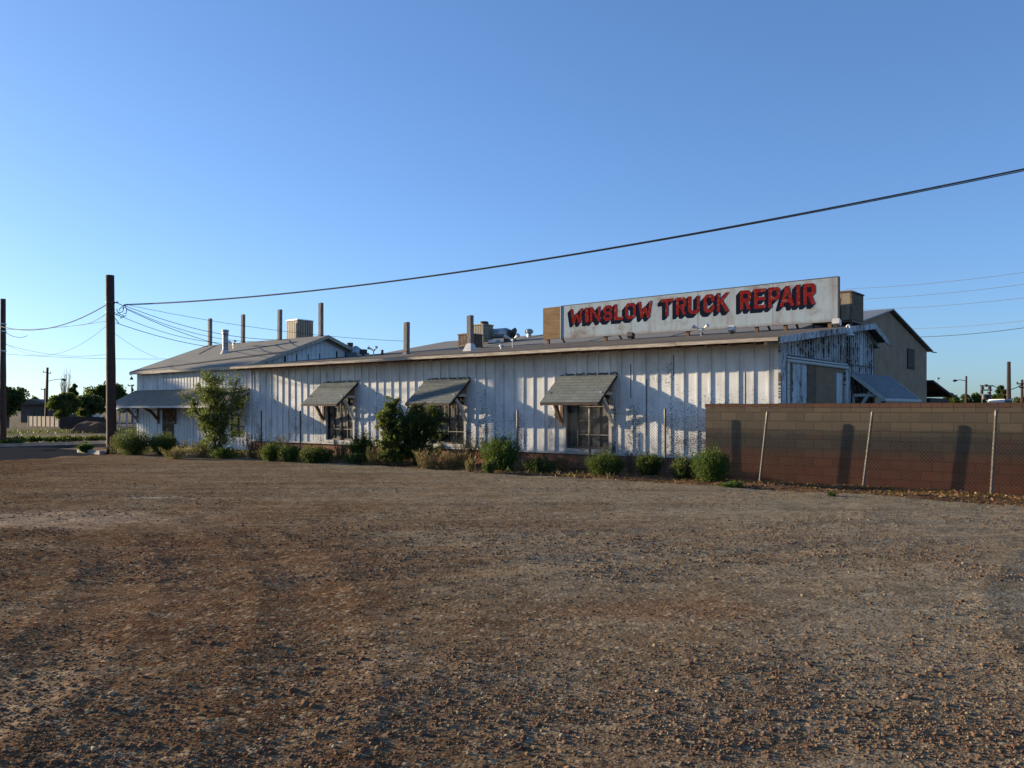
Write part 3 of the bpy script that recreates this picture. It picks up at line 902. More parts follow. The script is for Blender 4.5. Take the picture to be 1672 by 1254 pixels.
# side awning on the gable
mb = MB()
mb.slab([(.95, 5.35, 2.0), (.95, 9.5, 2.0), (.062, 9.5, 2.76), (.062, 5.35, 2.76)], .04)
sa = mb.build('side_awning', M['shingle_blue'], shop)
mb = MB(); mb.box((.955, 5.33, 1.93), (.985, 9.5, 2.005))
for t in (5.36, 9.48): mb.beam((.06, t, 2.70), (.95, t, 1.95), .04, .09)
mb.build('awning_fascia', M['trim'], sa)
for t in (5.5, 7.5):
    mb = MB(); mb.box((.085, t-.04, 2.06), (.8, t+.04, 2.14)); mb.box((.0601, t-.045, 1.2), (.10, t+.045, 2.055)); mb.beam((.11, t, 1.5), (.6, t, 2.3), .07, .08); mb.build('bracket', M['trim'], sa)

# ------------------------------------------------------------------ LEFT WING
WL = -30.3
wing = thing('office_wing', 'gabled left wing with a long shingled porch roof and tall roof posts', 'building', (-L,0,0))
mb = MB()
dh = (-28.05, -27.05, .02, 2.03)
wh = (-22.75, -21.75, .55, 1.95)
wall_holes(mb, WL, -L-.021, 0, 3.50, [dh, wh], t=0.0)
r = WL+.12
while r < -L-.08:
    p = .010+rnd.random()*.006
    segs = [(.03, 2.52), (2.58, 3.46)]
    if dh[0]-.06 < r < dh[1]+.06: segs = [(2.1,2.52),(2.58,3.46)]
    if wh[0]-.06 < r < wh[1]+.06: segs = [(.03,.5),(2.0,2.52),(2.58,3.46)]
    for c, d in segs: mb.box((r-.02, -p, c), (r+.02, -.001, d))
    r += .245+rnd.uniform(-.012,.012)
mb.box((WL, .15, 0), (WL+.14, 7.4, 3.40)); mb.box((WL+.15, 7.3, 0), (-L-.03, 7.42, 3.40))
mb.build('wing_wall', [M['wing']], wing)
TW, ZW = 3.58, 4.85
WE, WEZ = -.32, 3.40
def zw(t): return WEZ+(ZW-WEZ)*(t-WE)/(TW-WE)
mb = MB()
mb.prism([(-L,-.0,3.30),(-L,7.6,3.30),(-L,7.6,3.42),(-L,TW,ZW-.10),(-L,.0,zw(0)-.10)], (-.12,0,0))
t = .55
while t < 7:
    zt = zw(t)-.12 if t < TW else ZW-.12-(t-TW)*.355
    mb.box((-L+.0015, t-.02, 3.32), (-L+.026, t+.02, zt)); t += .24+rnd.uniform(-.01,.01)
for t, h in ((1.6,.14),(2.2,.2),(2.75,.16),(3.4,.14),(4.3,.18),(4.8,.14)):
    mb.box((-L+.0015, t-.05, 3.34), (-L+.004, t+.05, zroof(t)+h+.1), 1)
mb.prism([(WL,-.0,3.405),(WL,7.4,3.405),(WL,TW,ZW-.10)], (.12,0,0))
mb.build('gable_wall', [M['wing'], M['dark_wood']], wing)
mb = MB()
RO0, RO1 = WL-.02, -L+.30
mb.slab([(RO0,WE,WEZ),(RO1,WE,WEZ),(RO1,TW,ZW),(RO0,TW,ZW)], .05)
mb.slab([(RO0,TW,ZW),(RO1,TW,ZW),(RO1,7.75,3.38),(RO0,7.75,3.38)], .05)
wr = mb.build('wing_roof', M['rolled2'], wing)
mb = MB()   # tarred seam where the roof changes pitch
def onr(r, t, h=.02): return (r, t, zw(t)+h)
mb.slab([onr(RO0,WE+.04), onr(RO1,1.15), onr(RO1,1.4), onr(RO0+.2,WE+.2)], .014)
mb.slab([onr(-28.5,2.0,.016), onr(-28.38,2.0,.016), onr(-29.3,3.5,.016), onr(-29.42,3.5,.016)], .008)
mb.slab([onr(-25.0,2.6,.016), onr(-23.0,2.4,.016), onr(-23.0,2.45,.016), onr(-25.0,2.65,.016)], .008)
mb.build('tar_seam', M['tar'], wr)
mb = MB(); r = RO0
while r < RO1:
    q = min(r+rnd.uniform(1.6,2.8), RO1); dz = rnd.uniform(-.012,.012)
    mb.box((r,WE-.03,WEZ-.11+dz),(q-.01,WE-.002,WEZ)); r = q
for x0 in (RO1+.001, RO0-.03, -L+.03):
    h = .14
    for (t0,z0),(t1,z1) in (((WE,WEZ),(TW,ZW)),((TW,ZW),(7.75,3.38))):
        dz = 0 if abs(x0+L-.03) > .01 else -.07
        mb.hexa([(x0,t0,z0-h+dz),(x0+.028,t0,z0-h+dz),(x0+.028,t1,z1-h+dz),(x0,t1,z1-h+dz),(x0,t0,z0+.01+dz),(x0+.028,t0,z0+.01+dz),(x0+.028,t1,z1+.01+dz),(x0,t1,z1+.01+dz)])
mb.build('fascia', M['fascia'], wr)
# porch
PP, PZ = 1.37, 1.84
mb = MB(); mb.slab([(WL-.15,-PP,PZ),(-L-.03,-PP,PZ),(-L-.03,-.002,2.56),(WL-.15,-.002,2.56)], .04, 0, 1)
po = mb.build('porch_roof', [M['porch'], M['eave_wood']], wing)
mb = MB(); mb.box((WL-.15,-PP-.03,PZ-.09),(-L-.03,-PP-.002,PZ-.004))
for q in (WL-.13,-L-.05): mb.beam((q,-PP,PZ-.09),(q,-.004,2.47),.04,.09)
mb.build('porch_fascia', M['trim'], po)
for q in (WL+.1, -28.3, -26.9, -24.6, -21.65):
    mb = MB()
    mb.box((q-.05,-.08,1.05),(q+.05,-.03,2.3))
    P = [(q,-.10,1.25),(q,-.22,1.42),(q,-.42,1.62),(q,-.75,1.80),(q,-1.15,1.86)]
    for u, v in zip(P, P[1:]):
        u, v = Vector(u), Vector(v); e = (v-u)*.06; mb.beam(u-e, v+e, .07, .11, up=(0,1,0))
    mb.build('bracket', M['brown_wood'] if q > -29 and q < -22 else M['trim'], po)
mb = MB(); mb.box((dh[0],.04,0),(dh[1],.08,2.03)); dr = mb.build('door', M['ply_brown'], wing)
mb = MB()
for k in range(9): x = dh[0]+.04+k*(dh[1]-dh[0]-.08)/8; mb.tube([(x,.0,.04),(x,.0,2.0)], .008, 5)
for z in (.06,.7,1.1,1.98): mb.box((dh[0],-.012,z-.015),(dh[1],.012,z+.015))
mb.build('door_grille', M['dark_metal'], dr)
mb = MB()
for x in (wh[0]+.025, (wh[0]+wh[1])/2, wh[1]-.025): mb.box((x-.025,.02,wh[2]),(x+.025,.07,wh[3]))
for z in (wh[2]+.025, 1.0, 1.45, wh[3]-.025): mb.box((wh[0]+.05,.022,z-.02),(wh[1]-.05,.066,z+.02))
fr = mb.build('window_frame', M['steel_sash'], wing)
mb = MB(); mb.add([(wh[0]+.02,.05,wh[2]),(wh[1]-.02,.05,wh[2]),(wh[1]-.02,.05,wh[3]),(wh[0]+.02,.05,wh[3])],[(0,1,2,3)]); mb.build('pane', M['glass'], fr)

# ------------------------------------------------------------------ the tan gabled building behind
tb = thing('stucco_barn', 'tall brown gabled building with one small high window behind the shop', 'building', (-3.94,16.9,0))
mb = MB()
yw0, yw1, yr, zr_, ze = 17.0, 32.7, 24.85, 6.62, 5.10
rb = -3.94
mb.prism([(rb,yw0,0),(rb,yw1,0),(rb,yw1,ze-.08),(rb,yr,zr_-.08),(rb,yw0,ze-.08)], (-.2,0,0))
mb.box((-11,yw0,0),(rb-.205,yw0+.2,ze-.1)); mb.box((-11,yw1-.2,0),(rb-.205,yw1,ze-.1)); mb.prism([(-11,yw0,0),(-11,yw1,0),(-11,yw1,ze-.08),(-11,yr,zr_-.08),(-11,yw0,ze-.08)], (-.2,0,0))
mb.build('stucco_wall', M['stucco'], tb)
mb = MB()
mb.slab([(-11.4,yw0-.5,ze-.05),(rb+.22,yw0-.5,ze-.05),(rb+.22,yr,zr_+.06),(-11.4,yr,zr_+.06)], .06)
mb.slab([(-11.4,yr,zr_+.06),(rb+.22,yr,zr_+.06),(rb+.22,yw1+.6,ze-.05),(-11.4,yw1+.6,ze-.05)], .06)
r_ = mb.build('corrugated_roof', M['corr'], tb)
mb = MB(); mb.tube([(rb+.2,yw1+.4,ze-.14),(rb+.2,yw1+1.5,ze-.10)], .03, 6); mb.build('gutter_pipe', M['dark_metal'], tb)
mb = MB(); mb.box((rb+.002,28.3,3.85),(rb+.05,29.75,4.92)); f_ = mb.build('window_frame', M['dark_wood'], tb)
mb = MB(); mb.box((rb+.051,28.42,3.95),(rb+.056,29.63,4.82)); mb.build('pane', M['cooler_in'], f_)
# small shed roof right of it
sh = thing('lean_to_shed', 'low dark lean-to shed beside the tall brown building', 'shed', (-3.9,33.6,0))
mb = MB(); mb.slab([(-8,38.6,2.45),(-8,33.2,3.25),(-3.7,33.2,3.25),(-3.7,38.6,2.45)][::-1], .12); mb.build('shed_roof', M['tar'], sh)
mb = MB(); mb.box((-7.8,33.4,0),(-3.9,38.3,2.35)); mb.build('shed_wall', M['dark_wood'], sh)

# ------------------------------------------------------------------ THE SIGN
ST = 5.0
def zs_top(r): return 5.47 + .0105*r
R0, R1 = rx(916.5, ST), rx(1368, ST)
RP = rx(887, ST)
SZ = 4.20
sign = thing('roof_sign', 'long white billboard on the shop roof with red block lettering shaded black', 'sign', (RP, ST, SZ))
mb = MB()
mb.hexa([(R0,ST,SZ),(R1,ST,SZ),(R1,ST+.06,SZ),(R0,ST+.06,SZ),(R0,ST,zs_top(R0)),(R1,ST,zs_top(R1)),(R1,ST+.06,zs_top(R1)),(R0,ST+.06,zs_top(R0))])
face = mb.build('sign_board', M['sign'], sign)
mb = MB()
mb.hexa([(RP,ST-.01,SZ+.02),(R0-.03,ST-.01,SZ+.02),(R0-.03,ST+.05,SZ+.02),(RP,ST+.05,SZ+.02),(RP,ST-.01,zs_top(RP)),(R0-.03,ST-.01,zs_top(R0)),(R0-.03,ST+.05,zs_top(R0)),(RP,ST+.05,zs_top(RP))])
mb.build('bare_plywood_end', M['ply'], sign)
mb = MB()
mb.box((R0-.028,ST-.03,SZ),(R0-.002,ST+.06,zs_top(R0)+.01)); mb.build('pale_batten', M['trim'], sign)
mb = MB()
mb.box((R1+.001,ST-.02,SZ-.01),(R1+.04,ST+.08,zs_top(R1)+.01))
mb.beam((R0,ST+.03,zs_top(R0)+.012),(R1,ST+.03,zs_top(R1)+.012),.07,.022)
mb.build('edge_strip', M['dark_metal'], sign)
for q in (RP+.15, R0+.9*2, R0+4.9, R0+7.2, R1-.25, R1-1.55):
    mb = MB(); mb.box((q-.05,ST+.061,zroof(ST)+.0),(q+.05,ST+.15,zs_top(q)-.1)); mb.beam((q,ST+.15,5.0),(q,ST+1.15,zroof(ST+1.15)+.02),.05,.05)
    mb.build('sign_post', M['brown_wood'], sign)

def glyph(ch, w, h, a):
    "strokes of a block letter in a w x h box, a = half the stroke"
    x0, x1, y0, y1 = a, w-a, a, h-a; c = min(.30*w, .12); e = .1; my = .5*h
    if ch == 'W': return [[(x0*.9,h+e),(w*.27,y0*.4),(w*.5,h*.62),(w*.73,y0*.4),(x1+a*.1,h+e)]]
    if ch == 'I': return [[(w/2,-e),(w/2,h+e)]]
    if ch == 'N': return [[(x0,-e),(x0,h+e)],[(x0,y1+.02),(x1,y0-.02)],[(x1,-e),(x1,h+e)]]
    if ch == 'S': return [[(x1,h*.70),(x1,y1-c*.5),(x1-c*.5,y1),(x0+c*.6,y1),(x0,y1-c*.6),(x0,my+c*.6),(x0+c*.6,my),(x1-c*.6,my),(x1,my-c*.6),(x1,y0+c*.6),(x1-c*.6,y0),(x0+c*.6,y0),(x0,y0+c*.6),(x0,h*.30)]]
    if ch == 'L': return [[(x0,h+e),(x0,y0)],[(x0,y0),(w+e,y0)],[(x0,y0),(x0,-e)]]
    if ch == 'O': return [[(x0,y0+c*.6),(x0,y1-c*.6),(x0+c*.6,y1),(x1-c*.6,y1),(x1,y1-c*.6),(x1,y0+c*.6),(x1-c*.6,y0),(x0+c*.6,y0),(x0,y0+c*.6)]]
    if ch == 'T': return [[(-e,y1),(w+e,y1)],[(w/2,-e),(w/2,y1)]]
    if ch == 'R': return [[(x0,-e),(x0,h+e)],[(x0,y1),(x1-c*.5,y1),(x1,y1-c*.5),(x1,my+c*.4),(x1-c*.5,my-.01),(x0,my-.01)],[(w*.50,my),(x1+.01,-e*.4)]]
    if ch == 'P': return [[(x0,-e),(x0,h+e)],[(x0,y1),(x1-c*.5,y1),(x1,y1-c*.5),(x1,my+c*.2),(x1-c*.5,my-.03),(x0,my-.03)]]
    if ch == 'U': return [[(x0,h+e),(x0,y0+c*.6),(x0+c*.6,y0),(x1-c*.6,y0),(x1,y0+c*.6),(x1,h+e)]]
    if ch == 'C': return [[(x1,h*.68),(x1,y1-c*.6),(x1-c*.6,y1),(x0+c*.6,y1),(x0,y1-c*.6),(x0,y0+c*.6),(x0+c*.6,y0),(x1-c*.6,y0),(x1,y0+c*.6),(x1,h*.34)]]
    if ch == 'K': return [[(x0,-e),(x0,h+e)],[(x0,h*.40),(x1+.03,h+e*.6)],[(x0+w*.26,h*.56),(x1+.02,-e*.5)]]
    if ch == 'E': return [[(x0,-e),(x0,h+e)],[(x0,y1),(w+e,y1)],[(x0,my),(w*.86,my)],[(x0,y0),(w+e,y0)]]
    if ch == 'A': return [[(x0-.04,-e),(w/2,y1+.02),(x1+.04,-e)],[(w*.25,h*.27),(w*.75,h*.27)]]
def raster(strokes, w, h, a, box, st, sweep=None):
    gx = np.arange(box[0], box[1], st)+st/2; gy = np.arange(box[2], box[3], st)+st/2
    def inside(X, Y):
        d = np.full(X.shape, 9.)
        for pl in strokes:
            for p, q in zip(pl, pl[1:]):
                px, py = p; qx, qy = q; L2 = (qx-px)**2+(qy-py)**2+1e-9
                k = np.clip(((X-px)*(qx-px)+(Y-py)*(qy-py))/L2, 0, 1)
                d = np.minimum(d, np.hypot(X-px-k*(qx-px), Y-py-k*(qy-py)))
        return (d < a) & (X > 0) & (X < w) & (Y > 0) & (Y < h)
    X, Y = np.meshgrid(gx, gy, indexing='ij')
    if sweep is None: g = inside(X, Y)
    else:
        g = np.zeros(X.shape, bool)
        for k in np.linspace(0, 1, 16): g |= inside(X-sweep[0]*k, Y-sweep[1]*k)
    rects = []; open_ = {}
    for i in range(len(gx)+1):
        runs = set()
        if i < len(gx):
            col = g[i]; j = 0
            while j < len(gy):
                if col[j]:
                    j0 = j
                    while j < len(gy) and col[j]: j += 1
                    runs.add((j0, j))
                else: j += 1
        for rn in list(open_):
            if rn not in runs: rects.append((open_.pop(rn), i, *rn))
        for rn in runs: open_.setdefault(rn, i)
    return [(box[0]+i0*st, box[0]+i1*st, box[2]+j0*st, box[2]+j1*st) for i0, i1, j0, j1 in rects]
LET = [('W',931,952.5),('I',955.5,961.5),('N',963.5,980.5),('S',985,1000),('L',1003,1017.5),('O',1021,1038.5),('W',1041.5,1065.5),
       ('T',1079.6,1098.8),('R',1104,1120.6),('U',1123.6,1142.8),('C',1149,1166.7),('K',1171,1190.8),
       ('R',1208.5,1226.5),('E',1231.5,1250.5),('P',1255,1274),('A',1274,1296.5),('I',1300.5,1306.8),('R',1312,1331.5)]
for ch, p0, p1 in LET:
    a_, b_ = rx(p0, ST), rx(p1, ST); w = b_-a_
    q = (a_+b_)/2; zb = 4.745 + .003*q; zt = 5.375 + .0155*q; h = zt-zb
    hs = .047 if ch in 'WNK' else .052
    g = glyph(ch, w, h, hs if ch != 'I' else w/2)
    hh = hs if ch != 'I' else w/2
    red = MB(); nav = MB()
    for x0, x1, y0, y1 in raster(g, w, h, hh, (0, w, 0, h), .0075):
        red.add([(a_+x0,ST-.008,zb+y0),(a_+x1,ST-.008,zb+y0),(a_+x1,ST-.008,zb+y1),(a_+x0,ST-.008,zb+y1)], [(0,1,2,3)])
    sw = (-.135, -.125)
    # each letter's shade lies a hair nearer than the one left of it, so that no two faces coincide
    dy = ST-.003-.0001*LET.index((ch, p0, p1))
    for x0, x1, y0, y1 in raster(g, w, h, hh, (sw[0], w, sw[1], h), .0095, sw):
        nav.add([(a_+x0,dy,zb+y0),(a_+x1,dy,zb+y0),(a_+x1,dy,zb+y1),(a_+x0,dy,zb+y1)], [(0,1,2,3)])
    lo = red.build('letter', M['red'], sign)
    nav.build('drop_shade', M['navy'], lo)

# ------------------------------------------------------------------ ROOF THINGS
def cooler(r, t, z, w, d, h, leg, m, label, open_front=False, slats=6, name='swamp_cooler', topm=None):
    "w along the front, d in depth; r is its right side, t its front"
    o = thing(name, label, 'air cooler', (r-w/2, t+d/2, z), group=None)
    topm = topm or m
    x0, x1, y0, y1 = r-w, r, t, t+d; zb, zt = z+leg, z+leg+h
    mb = MB(); e = .035
    for x in (x0, x1-e*1.5):
        for y in (y0, y1-e*1.5): mb.box((x,y,zb+.08),(x+e*1.5,y+e*1.5,zt-.04))
    mb.box((x0+.02,y0+.02,zb+.08),(x1-.02,y1-.02,zt-.04), 1)
    mb.box((x0-.01,y0-.01,zb),(x1+.01,y1+.01,zb+.08))
    cab = mb.build('cabinet', [m, M['cooler_in']], o)
    mb = MB(); mb.box((x0-.025,y0-.025,zt-.04),(x1+.025,y1+.025,zt)); mb.box((x0+.03,y0+.03,zt),(x1-.03,y1-.03,zt+.02)); mb.build('lid', topm, o)
    if not open_front:
        mb = MB()
        for k in range(slats):
            x = x0+.06+(x1-x0-.12)*(k+.5)/slats; ww = (x1-x0-.12)/slats*.36
            mb.box((x-ww,y0+.001,zb+.1),(x+ww,y0+.018,zt-.06))
        mb.build('louvre_panel', m, o)
    mb = MB()
    for k in range(slats+1):
        y = y0+.06+(y1-y0-.12)*(k+.5)/(slats+1); ww = (y1-y0-.12)/(slats+1)*.34
        mb.box((x1-.018,y-ww,zb+.1),(x1-.001,y+ww,zt-.06))
    mb.build('louvre_panel', m, o)
    if leg > .02:
        for x in (x0+.03, x1-.03):
            for y in (y0+.03, y1-.03):
                mb = MB(); zz = z - (.0 if leg < .3 else .03); mb.box((x-.025,y-.025,zz-.08),(x+.025,y+.025,zb)); mb.build('leg', topm, o)
    return o
cooler(-24.2, 4.4, 4.52, .80, .90, 1.22, .08, M['cooler_tan'], 'tall tan louvred rooftop cooler between the last two posts of the left wing', slats=5, topm=M['galv'])
cooler(-14.6, 5.5, zroof(5.5), .66, .74, .50, .13, M['cooler_brown'], 'small brown cooler on a wooden stand behind the roof post', slats=7)
cooler(-16.0, 7.9, 4.5, .60, .68, .72, .14, M['cooler_tan'], 'upright pale louvred cooler with a round cap beside a fat duct', slats=5)
o = bpy.data.objects['swamp_cooler.002']
mb = MB(); mb.tube([(-16.2,8.2,5.38),(-16.2,8.2,5.46),(-16.2,8.2,5.50)], [.2,.2,.16], 14); mb.build('round_cap', M['dark_metal'], o)
cooler(-.12, 6.0, 4.14, 1.15, 1.15, .92, .12, M['cooler_brown'], 'big rusty brown cooler with an open side at the right end of the sign', open_front=True, slats=14)
o = bpy.data.objects['swamp_cooler.003']
mb = MB(); mb.box((-1.22,6.0,4.3),(-1.12,6.02,5.1)); mb.box((-.95,6.0,4.98),(-.4,6.018,5.14)); mb.box((-.42,6.0,4.3),(-.17,6.02,5.14)); mb.build('front_panel', M['cooler_tan'], o)
# fat duct
du = thing('air_duct', 'fat round blue-grey duct with a blower end on the upper roof', 'duct', (-15.4, 8.7, 4.6))
mb = MB(); mb.tube([(-15.95,8.6,4.98),(-15.3,8.6,4.98),(-15.12,8.6,4.95)], [.22,.22,.18], 18); mb.build('duct_pipe', M['galv'], du, smooth=False)
mb = MB(); mb.tube([(-15.15,8.45,4.92),(-15.15,8.9,4.92)], .19, 16); mb.tube([(-15.0,8.6,4.95),(-14.86,8.6,5.05),(-14.80,8.6,5.05)], [.12,.10,.13], 10); mb.box((-15.35,8.5,4.52),(-14.95,8.85,4.78)); mb.build('blower', M['dark_metal'], du)
mb = MB(); mb.box((-15.9,8.1,4.55),(-15.45,8.4,4.68)); mb.build('pale_block', M['white_enamel'], du)
# turbine vent
tv = thing('turbine_vent', 'shiny round turbine vent on the ridge left of the sign', 'vent', (-15.5, 10.5, 4.95))
mb = MB(); mb.tube([(-15.5,10.5,4.85),(-15.5,10.5,5.10)], .10, 12); mb.build('neck', M['galv'], tv)
mb = MB()
for k in range(14):
    a0 = k*2*math.pi/14; P = []
    for j in range(7):
        f = j/6; rr = .09+.09*math.sin(math.pi*f); z = 5.09+.20*f; aa = a0+.5*f
        P.append((-15.5+rr*math.cos(aa), 10.5+rr*math.sin(aa), z))
    mb.tube(P, .018, 4)
mb.tube([(-15.5,10.5,5.28),(-15.5,10.5,5.31)], [.12,.05], 12); mb.tube([(-15.5,10.5,5.09),(-15.5,10.5,5.28)], .10, 10); mb.build('turbine_head', M['galv'], tv)
# flue on the wing
fl = thing('flue_pipe', 'stout pale metal flue with a cap on the wing roof', 'chimney pipe', (rx(368,1.9), 1.9, zw(1.9)))
q = rx(368, 1.9)
mb = MB(); mb.tube([(q,1.9,zw(1.9)-.1),(q,1.9,5.05)], .125, 16); mb.build('pipe', M['flue'], fl)
mb = MB(); mb.tube([(q,1.9,5.05),(q,1.9,5.12)], .15, 16); mb.tube([(q,1.9,5.12),(q,1.9,5.18)], .12, 12); mb.tube([(q,1.9,5.18),(q,1.9,5.25),(q,1.9,5.27)], [.17,.15,.06], 16); mb.build('cap', M['flue'], fl)
mb = MB(); mb.tube([(q,1.9,zw(1.9)-.06),(q,1.9,zw(1.9)+.12)], [.22,.14], 16); mb.build('flashing', M['white_enamel'], fl)
# posts
def post(r, t, z0, z1, w, label, base=False):
    o = thing('roof_post', label, 'post', (r, t, z0), group='tall wooden posts standing on the roofs')
    mb = MB(); lean = random.Random(int(abs(r)*10)).uniform(-.012, .012)
    x0, x1 = r-w/2, r+w/2; l = lean*(z1-z0)
    mb.hexa([(x0,t-w/2,z0-.05),(x1,t-w/2,z0-.05),(x1,t+w/2,z0-.05),(x0,t+w/2,z0-.05),(x0+l,t-w/2,z1-.02),(x1+l,t-w/2,z1),(x1+l,t+w/2,z1),(x0+l,t+w/2,z1-.02)])
    mb.build('shaft', M['grey_wood'], o)
    mb = MB(); ww = w*(1.15 if base else .85)
    mb.hexa([(r-ww,t-ww,z0-.02),(r+ww,t-ww,z0-.02),(r+ww,t+ww,z0-.02),(r-ww,t+ww,z0-.02),(x0-.01,t-w/2-.01,z0+(.26 if base else .07)),(x1+.01,t-w/2-.01,z0+(.26 if base else .07)),(x1+.01,t+w/2+.01,z0+(.26 if base else .07)),(x0-.01,t+w/2+.01,z0+(.26 if base else .07))])
    mb.build('flashing', M['white_enamel'] if base else M['rolled2'], o)
def zpix(px, py, t):
    r = rx(px, t); Y = 19.876 + BR.y*r + BT.y*t
    return EYE + (668-py)/1370*Y
post(rx(343,3.58), 3.58, ZW-.05, zpix(343,520,3.58), .15, 'peeling roof post farthest left on the wing ridge')
post(rx(396.7,3.58), 3.58, ZW-.05, zpix(396.7,513.5,3.58), .145, 'second roof post from the left on the wing ridge')
post(rx(456.7,3.58), 3.58, ZW-.05, zpix(456.7,505.5,3.58), .155, 'third ridge post, left of the tan cooler on the wing')
post(rx(524,3.58), 3.58, ZW-.05, zpix(524,494.5,3.58), .155, 'roof post at the peak of the wing gable')
post(rx(663.8,2.6), 2.6, zroof(2.6), zpix(663.8,526,2.6), .165, 'lone post standing on the low front roof above the middle window')
post(rx(768,2.3), 2.3, zroof(2.3), zpix(768,515,2.3), .17, 'peeling post with white flashing in front of the brown cooler', True)
# duct elbow and bits at the wing's back slope
ve = thing('roof_ventilator', 'squat metal ventilator with elbow at the foot of the wing gable', 'vent', (rx(580,5.0),5.0,zroof(5.0)))
q = rx(580,5.0); zf = zroof(5.0)
mb = MB(); mb.box((q-.45,4.8,zf-.05),(q+.35,5.5,zf+.16)); mb.tube([(q-.05,5.1,zf+.16),(q-.05,5.1,zf+.34),(q+.0,5.1,zf+.40)], [.30,.27,.12], 14); mb.build('hood', M['galv'], ve)
mb = MB(); mb.tube([(q-.45,5.1,zf+.1),(q-.45,5.1,zf+.62)], .13, 12); mb.build('stack', M['dark_metal'], ve)
o = MB(); q = rx(593,4.5); o.box((q-.12,4.4,zroof(4.5)+.08),(q+.14,4.6,zroof(4.5)+.28)); o.tube([(q,4.5,zroof(4.5)-.03),(q,4.5,zroof(4.5)+.1)], .05, 6)
solo(o, 'floodlight', M['dark_metal'], 'small dark floodlight box on the roof right of the wing gable', 'floodlight', (q,4.5,zroof(4.5)))
o = MB(); q = rx(624,3.6); o.tube([(q,3.6,zroof(3.6)-.03),(q,3.6,zroof(3.6)+.2)], .055, 10); o.tube([(q,3.6,zroof(3.6)+.2),(q,3.6,zroof(3.6)+.22)], .065, 10)
solo(o, 'vent_pipe', M['dark_metal'], 'short black vent pipe on the low roof left of the lone post', 'vent pipe', (q,3.6,zroof(3.6)))
def twin(r, t, z, label, s=1.0, stem=M['galv']):
    o = thing('twin_floodlight', label, 'floodlight', (r,t,z))
    mb = MB(); mb.tube([(r,t,z-.03),(r,t,z+.24*s)], .022, 6); mb.box((r-.05,t-.04,z+.2*s),(r+.05,t+.04,z+.27*s)); mb.build('stem', stem, o)
    for sx in (-1, 1):
        mb = MB(); a = Vector((r+sx*.05,t,z+.25*s)); b = a+Vector((sx*.11*s,-.03,.05*s)); c = b+Vector((sx*.09*s,-.04,.04*s))
        mb.tube([a,b,c], [.02,.035*s,.062*s], 10); mb.build('lamp_head', M['white_enamel'], o)
twin(rx(610,3.6), 3.6, zroof(3.6), 'pale twin floodlight on the low roof beside the short black pipe')
twin(rx(381,2.5), 2.5, zw(2.5), 'twin floodlight right of the flue on the wing roof')
twin(rx(837,3.0), 3.0, zroof(3.0), 'white twin floodlight on a stem left of the sign', 1.25)
twin(rx(1145,4.0), 4.0, zroof(4.0)-.02, 'white twin floodlight under the lettering at the middle of the sign', 1.0)
o = MB(); q = rx(819,2.4); z = zroof(2.4); o.tube([(q,2.4,z-.02),(q,2.4,z+.10)], .05, 10); o.tube([(q,2.4,z+.10),(q,2.4,z+.13),(q,2.4,z+.16)], [.09,.09,.03], 12)
solo(o, 'roof_vent', M['white_enamel'], 'tiny white vent cap low on the front roof left of the sign', 'vent', (q,2.4,z))
for px, lb, mt in ((1030,'dark box lamp under the first word of the sign',M['dark_metal']),(1195,'pale box lamp under the gap before the last word of the sign',M['white_enamel']),(1366,'white box lamp under the right corner of the sign',M['white_enamel'])):
    q = rx(px,4.2); z = zroof(4.2); o = thing('box_lamp', lb, 'lamp', (q,4.2,z))
    mb = MB(); mb.hexa([(q-.10,4.1,z+.13),(q+.10,4.1,z+.13),(q+.10,4.28,z+.06),(q-.10,4.28,z+.06),(q-.10,4.12,z+.27),(q+.10,4.12,z+.27),(q+.10,4.3,z+.22),(q-.10,4.3,z+.22)]); mb.build('lamp_housing', mt, o)
    mb = MB(); mb.box((q-.03,4.18,z-.03),(q+.03,4.24,z+.1)); mb.build('bracket', M['dark_metal'], o)
# gooseneck lamp on the gable
gl = thing('gooseneck_lamp', 'white enamel gooseneck lamp over the side awning on the gable', 'lamp', (.06,4.95,3.5))
tt = 3.85
mb = MB(); mb.tube([(.38,tt,3.80),(.385,tt,3.90),(.40,tt,3.95),(.44,tt,3.965),(.47,tt,3.94),(.48,tt,3.88),(.48,tt,3.80)], .027, 8); mb.build('neck', M['white_enamel'], gl)
mb = MB(); mb.tube([(.48,tt,3.83),(.48,tt,3.78),(.48,tt,3.745),(.48,tt,3.70),(.48,tt,3.68)], [.035,.05,.065,.10,.105], 18); mb.build('shade', M['white_enamel'], gl)
o = MB(); z = 3.18; o.tube([(RO0+.1,-.29,3.26),(RO0+.1,-.29,3.16)], .012, 5); o.tube([(RO0+.1,-.29,3.17),(RO0+.1,-.29,3.12),(RO0+.1,-.29,3.05)], [.03,.06,.08], 10)
solo(o, 'eave_lamp', M['dark_metal'], 'little bell lamp hanging from the left corner of the wing eave', 'lamp', (RO0+.1,-.29,3.05))

# ------------------------------------------------------------------ BLOCK WALL
BX0, BX1, BF = rx(1152, -.45), 14.0, -.45
bw = thing('block_wall', 'brown concrete block wall reddened near the ground, at the right of the shop', 'wall', (BX0, BF, 0))
mb = MB(); mb.box((BX0, BF, -.1), (BX1, BF+.2, 1.735)); mb.build('blocks', M['block'], bw)
mb = MB(); x = BX0-.01
while x < BX1:
    x2 = x+.406; dz = rnd.uniform(-.006,.006); mb.box((x+.003, BF-.012, 1.737), (x2-.003, BF+.212, 1.83+dz)); x = x2
mb.build('cap_course', M['block'], bw)

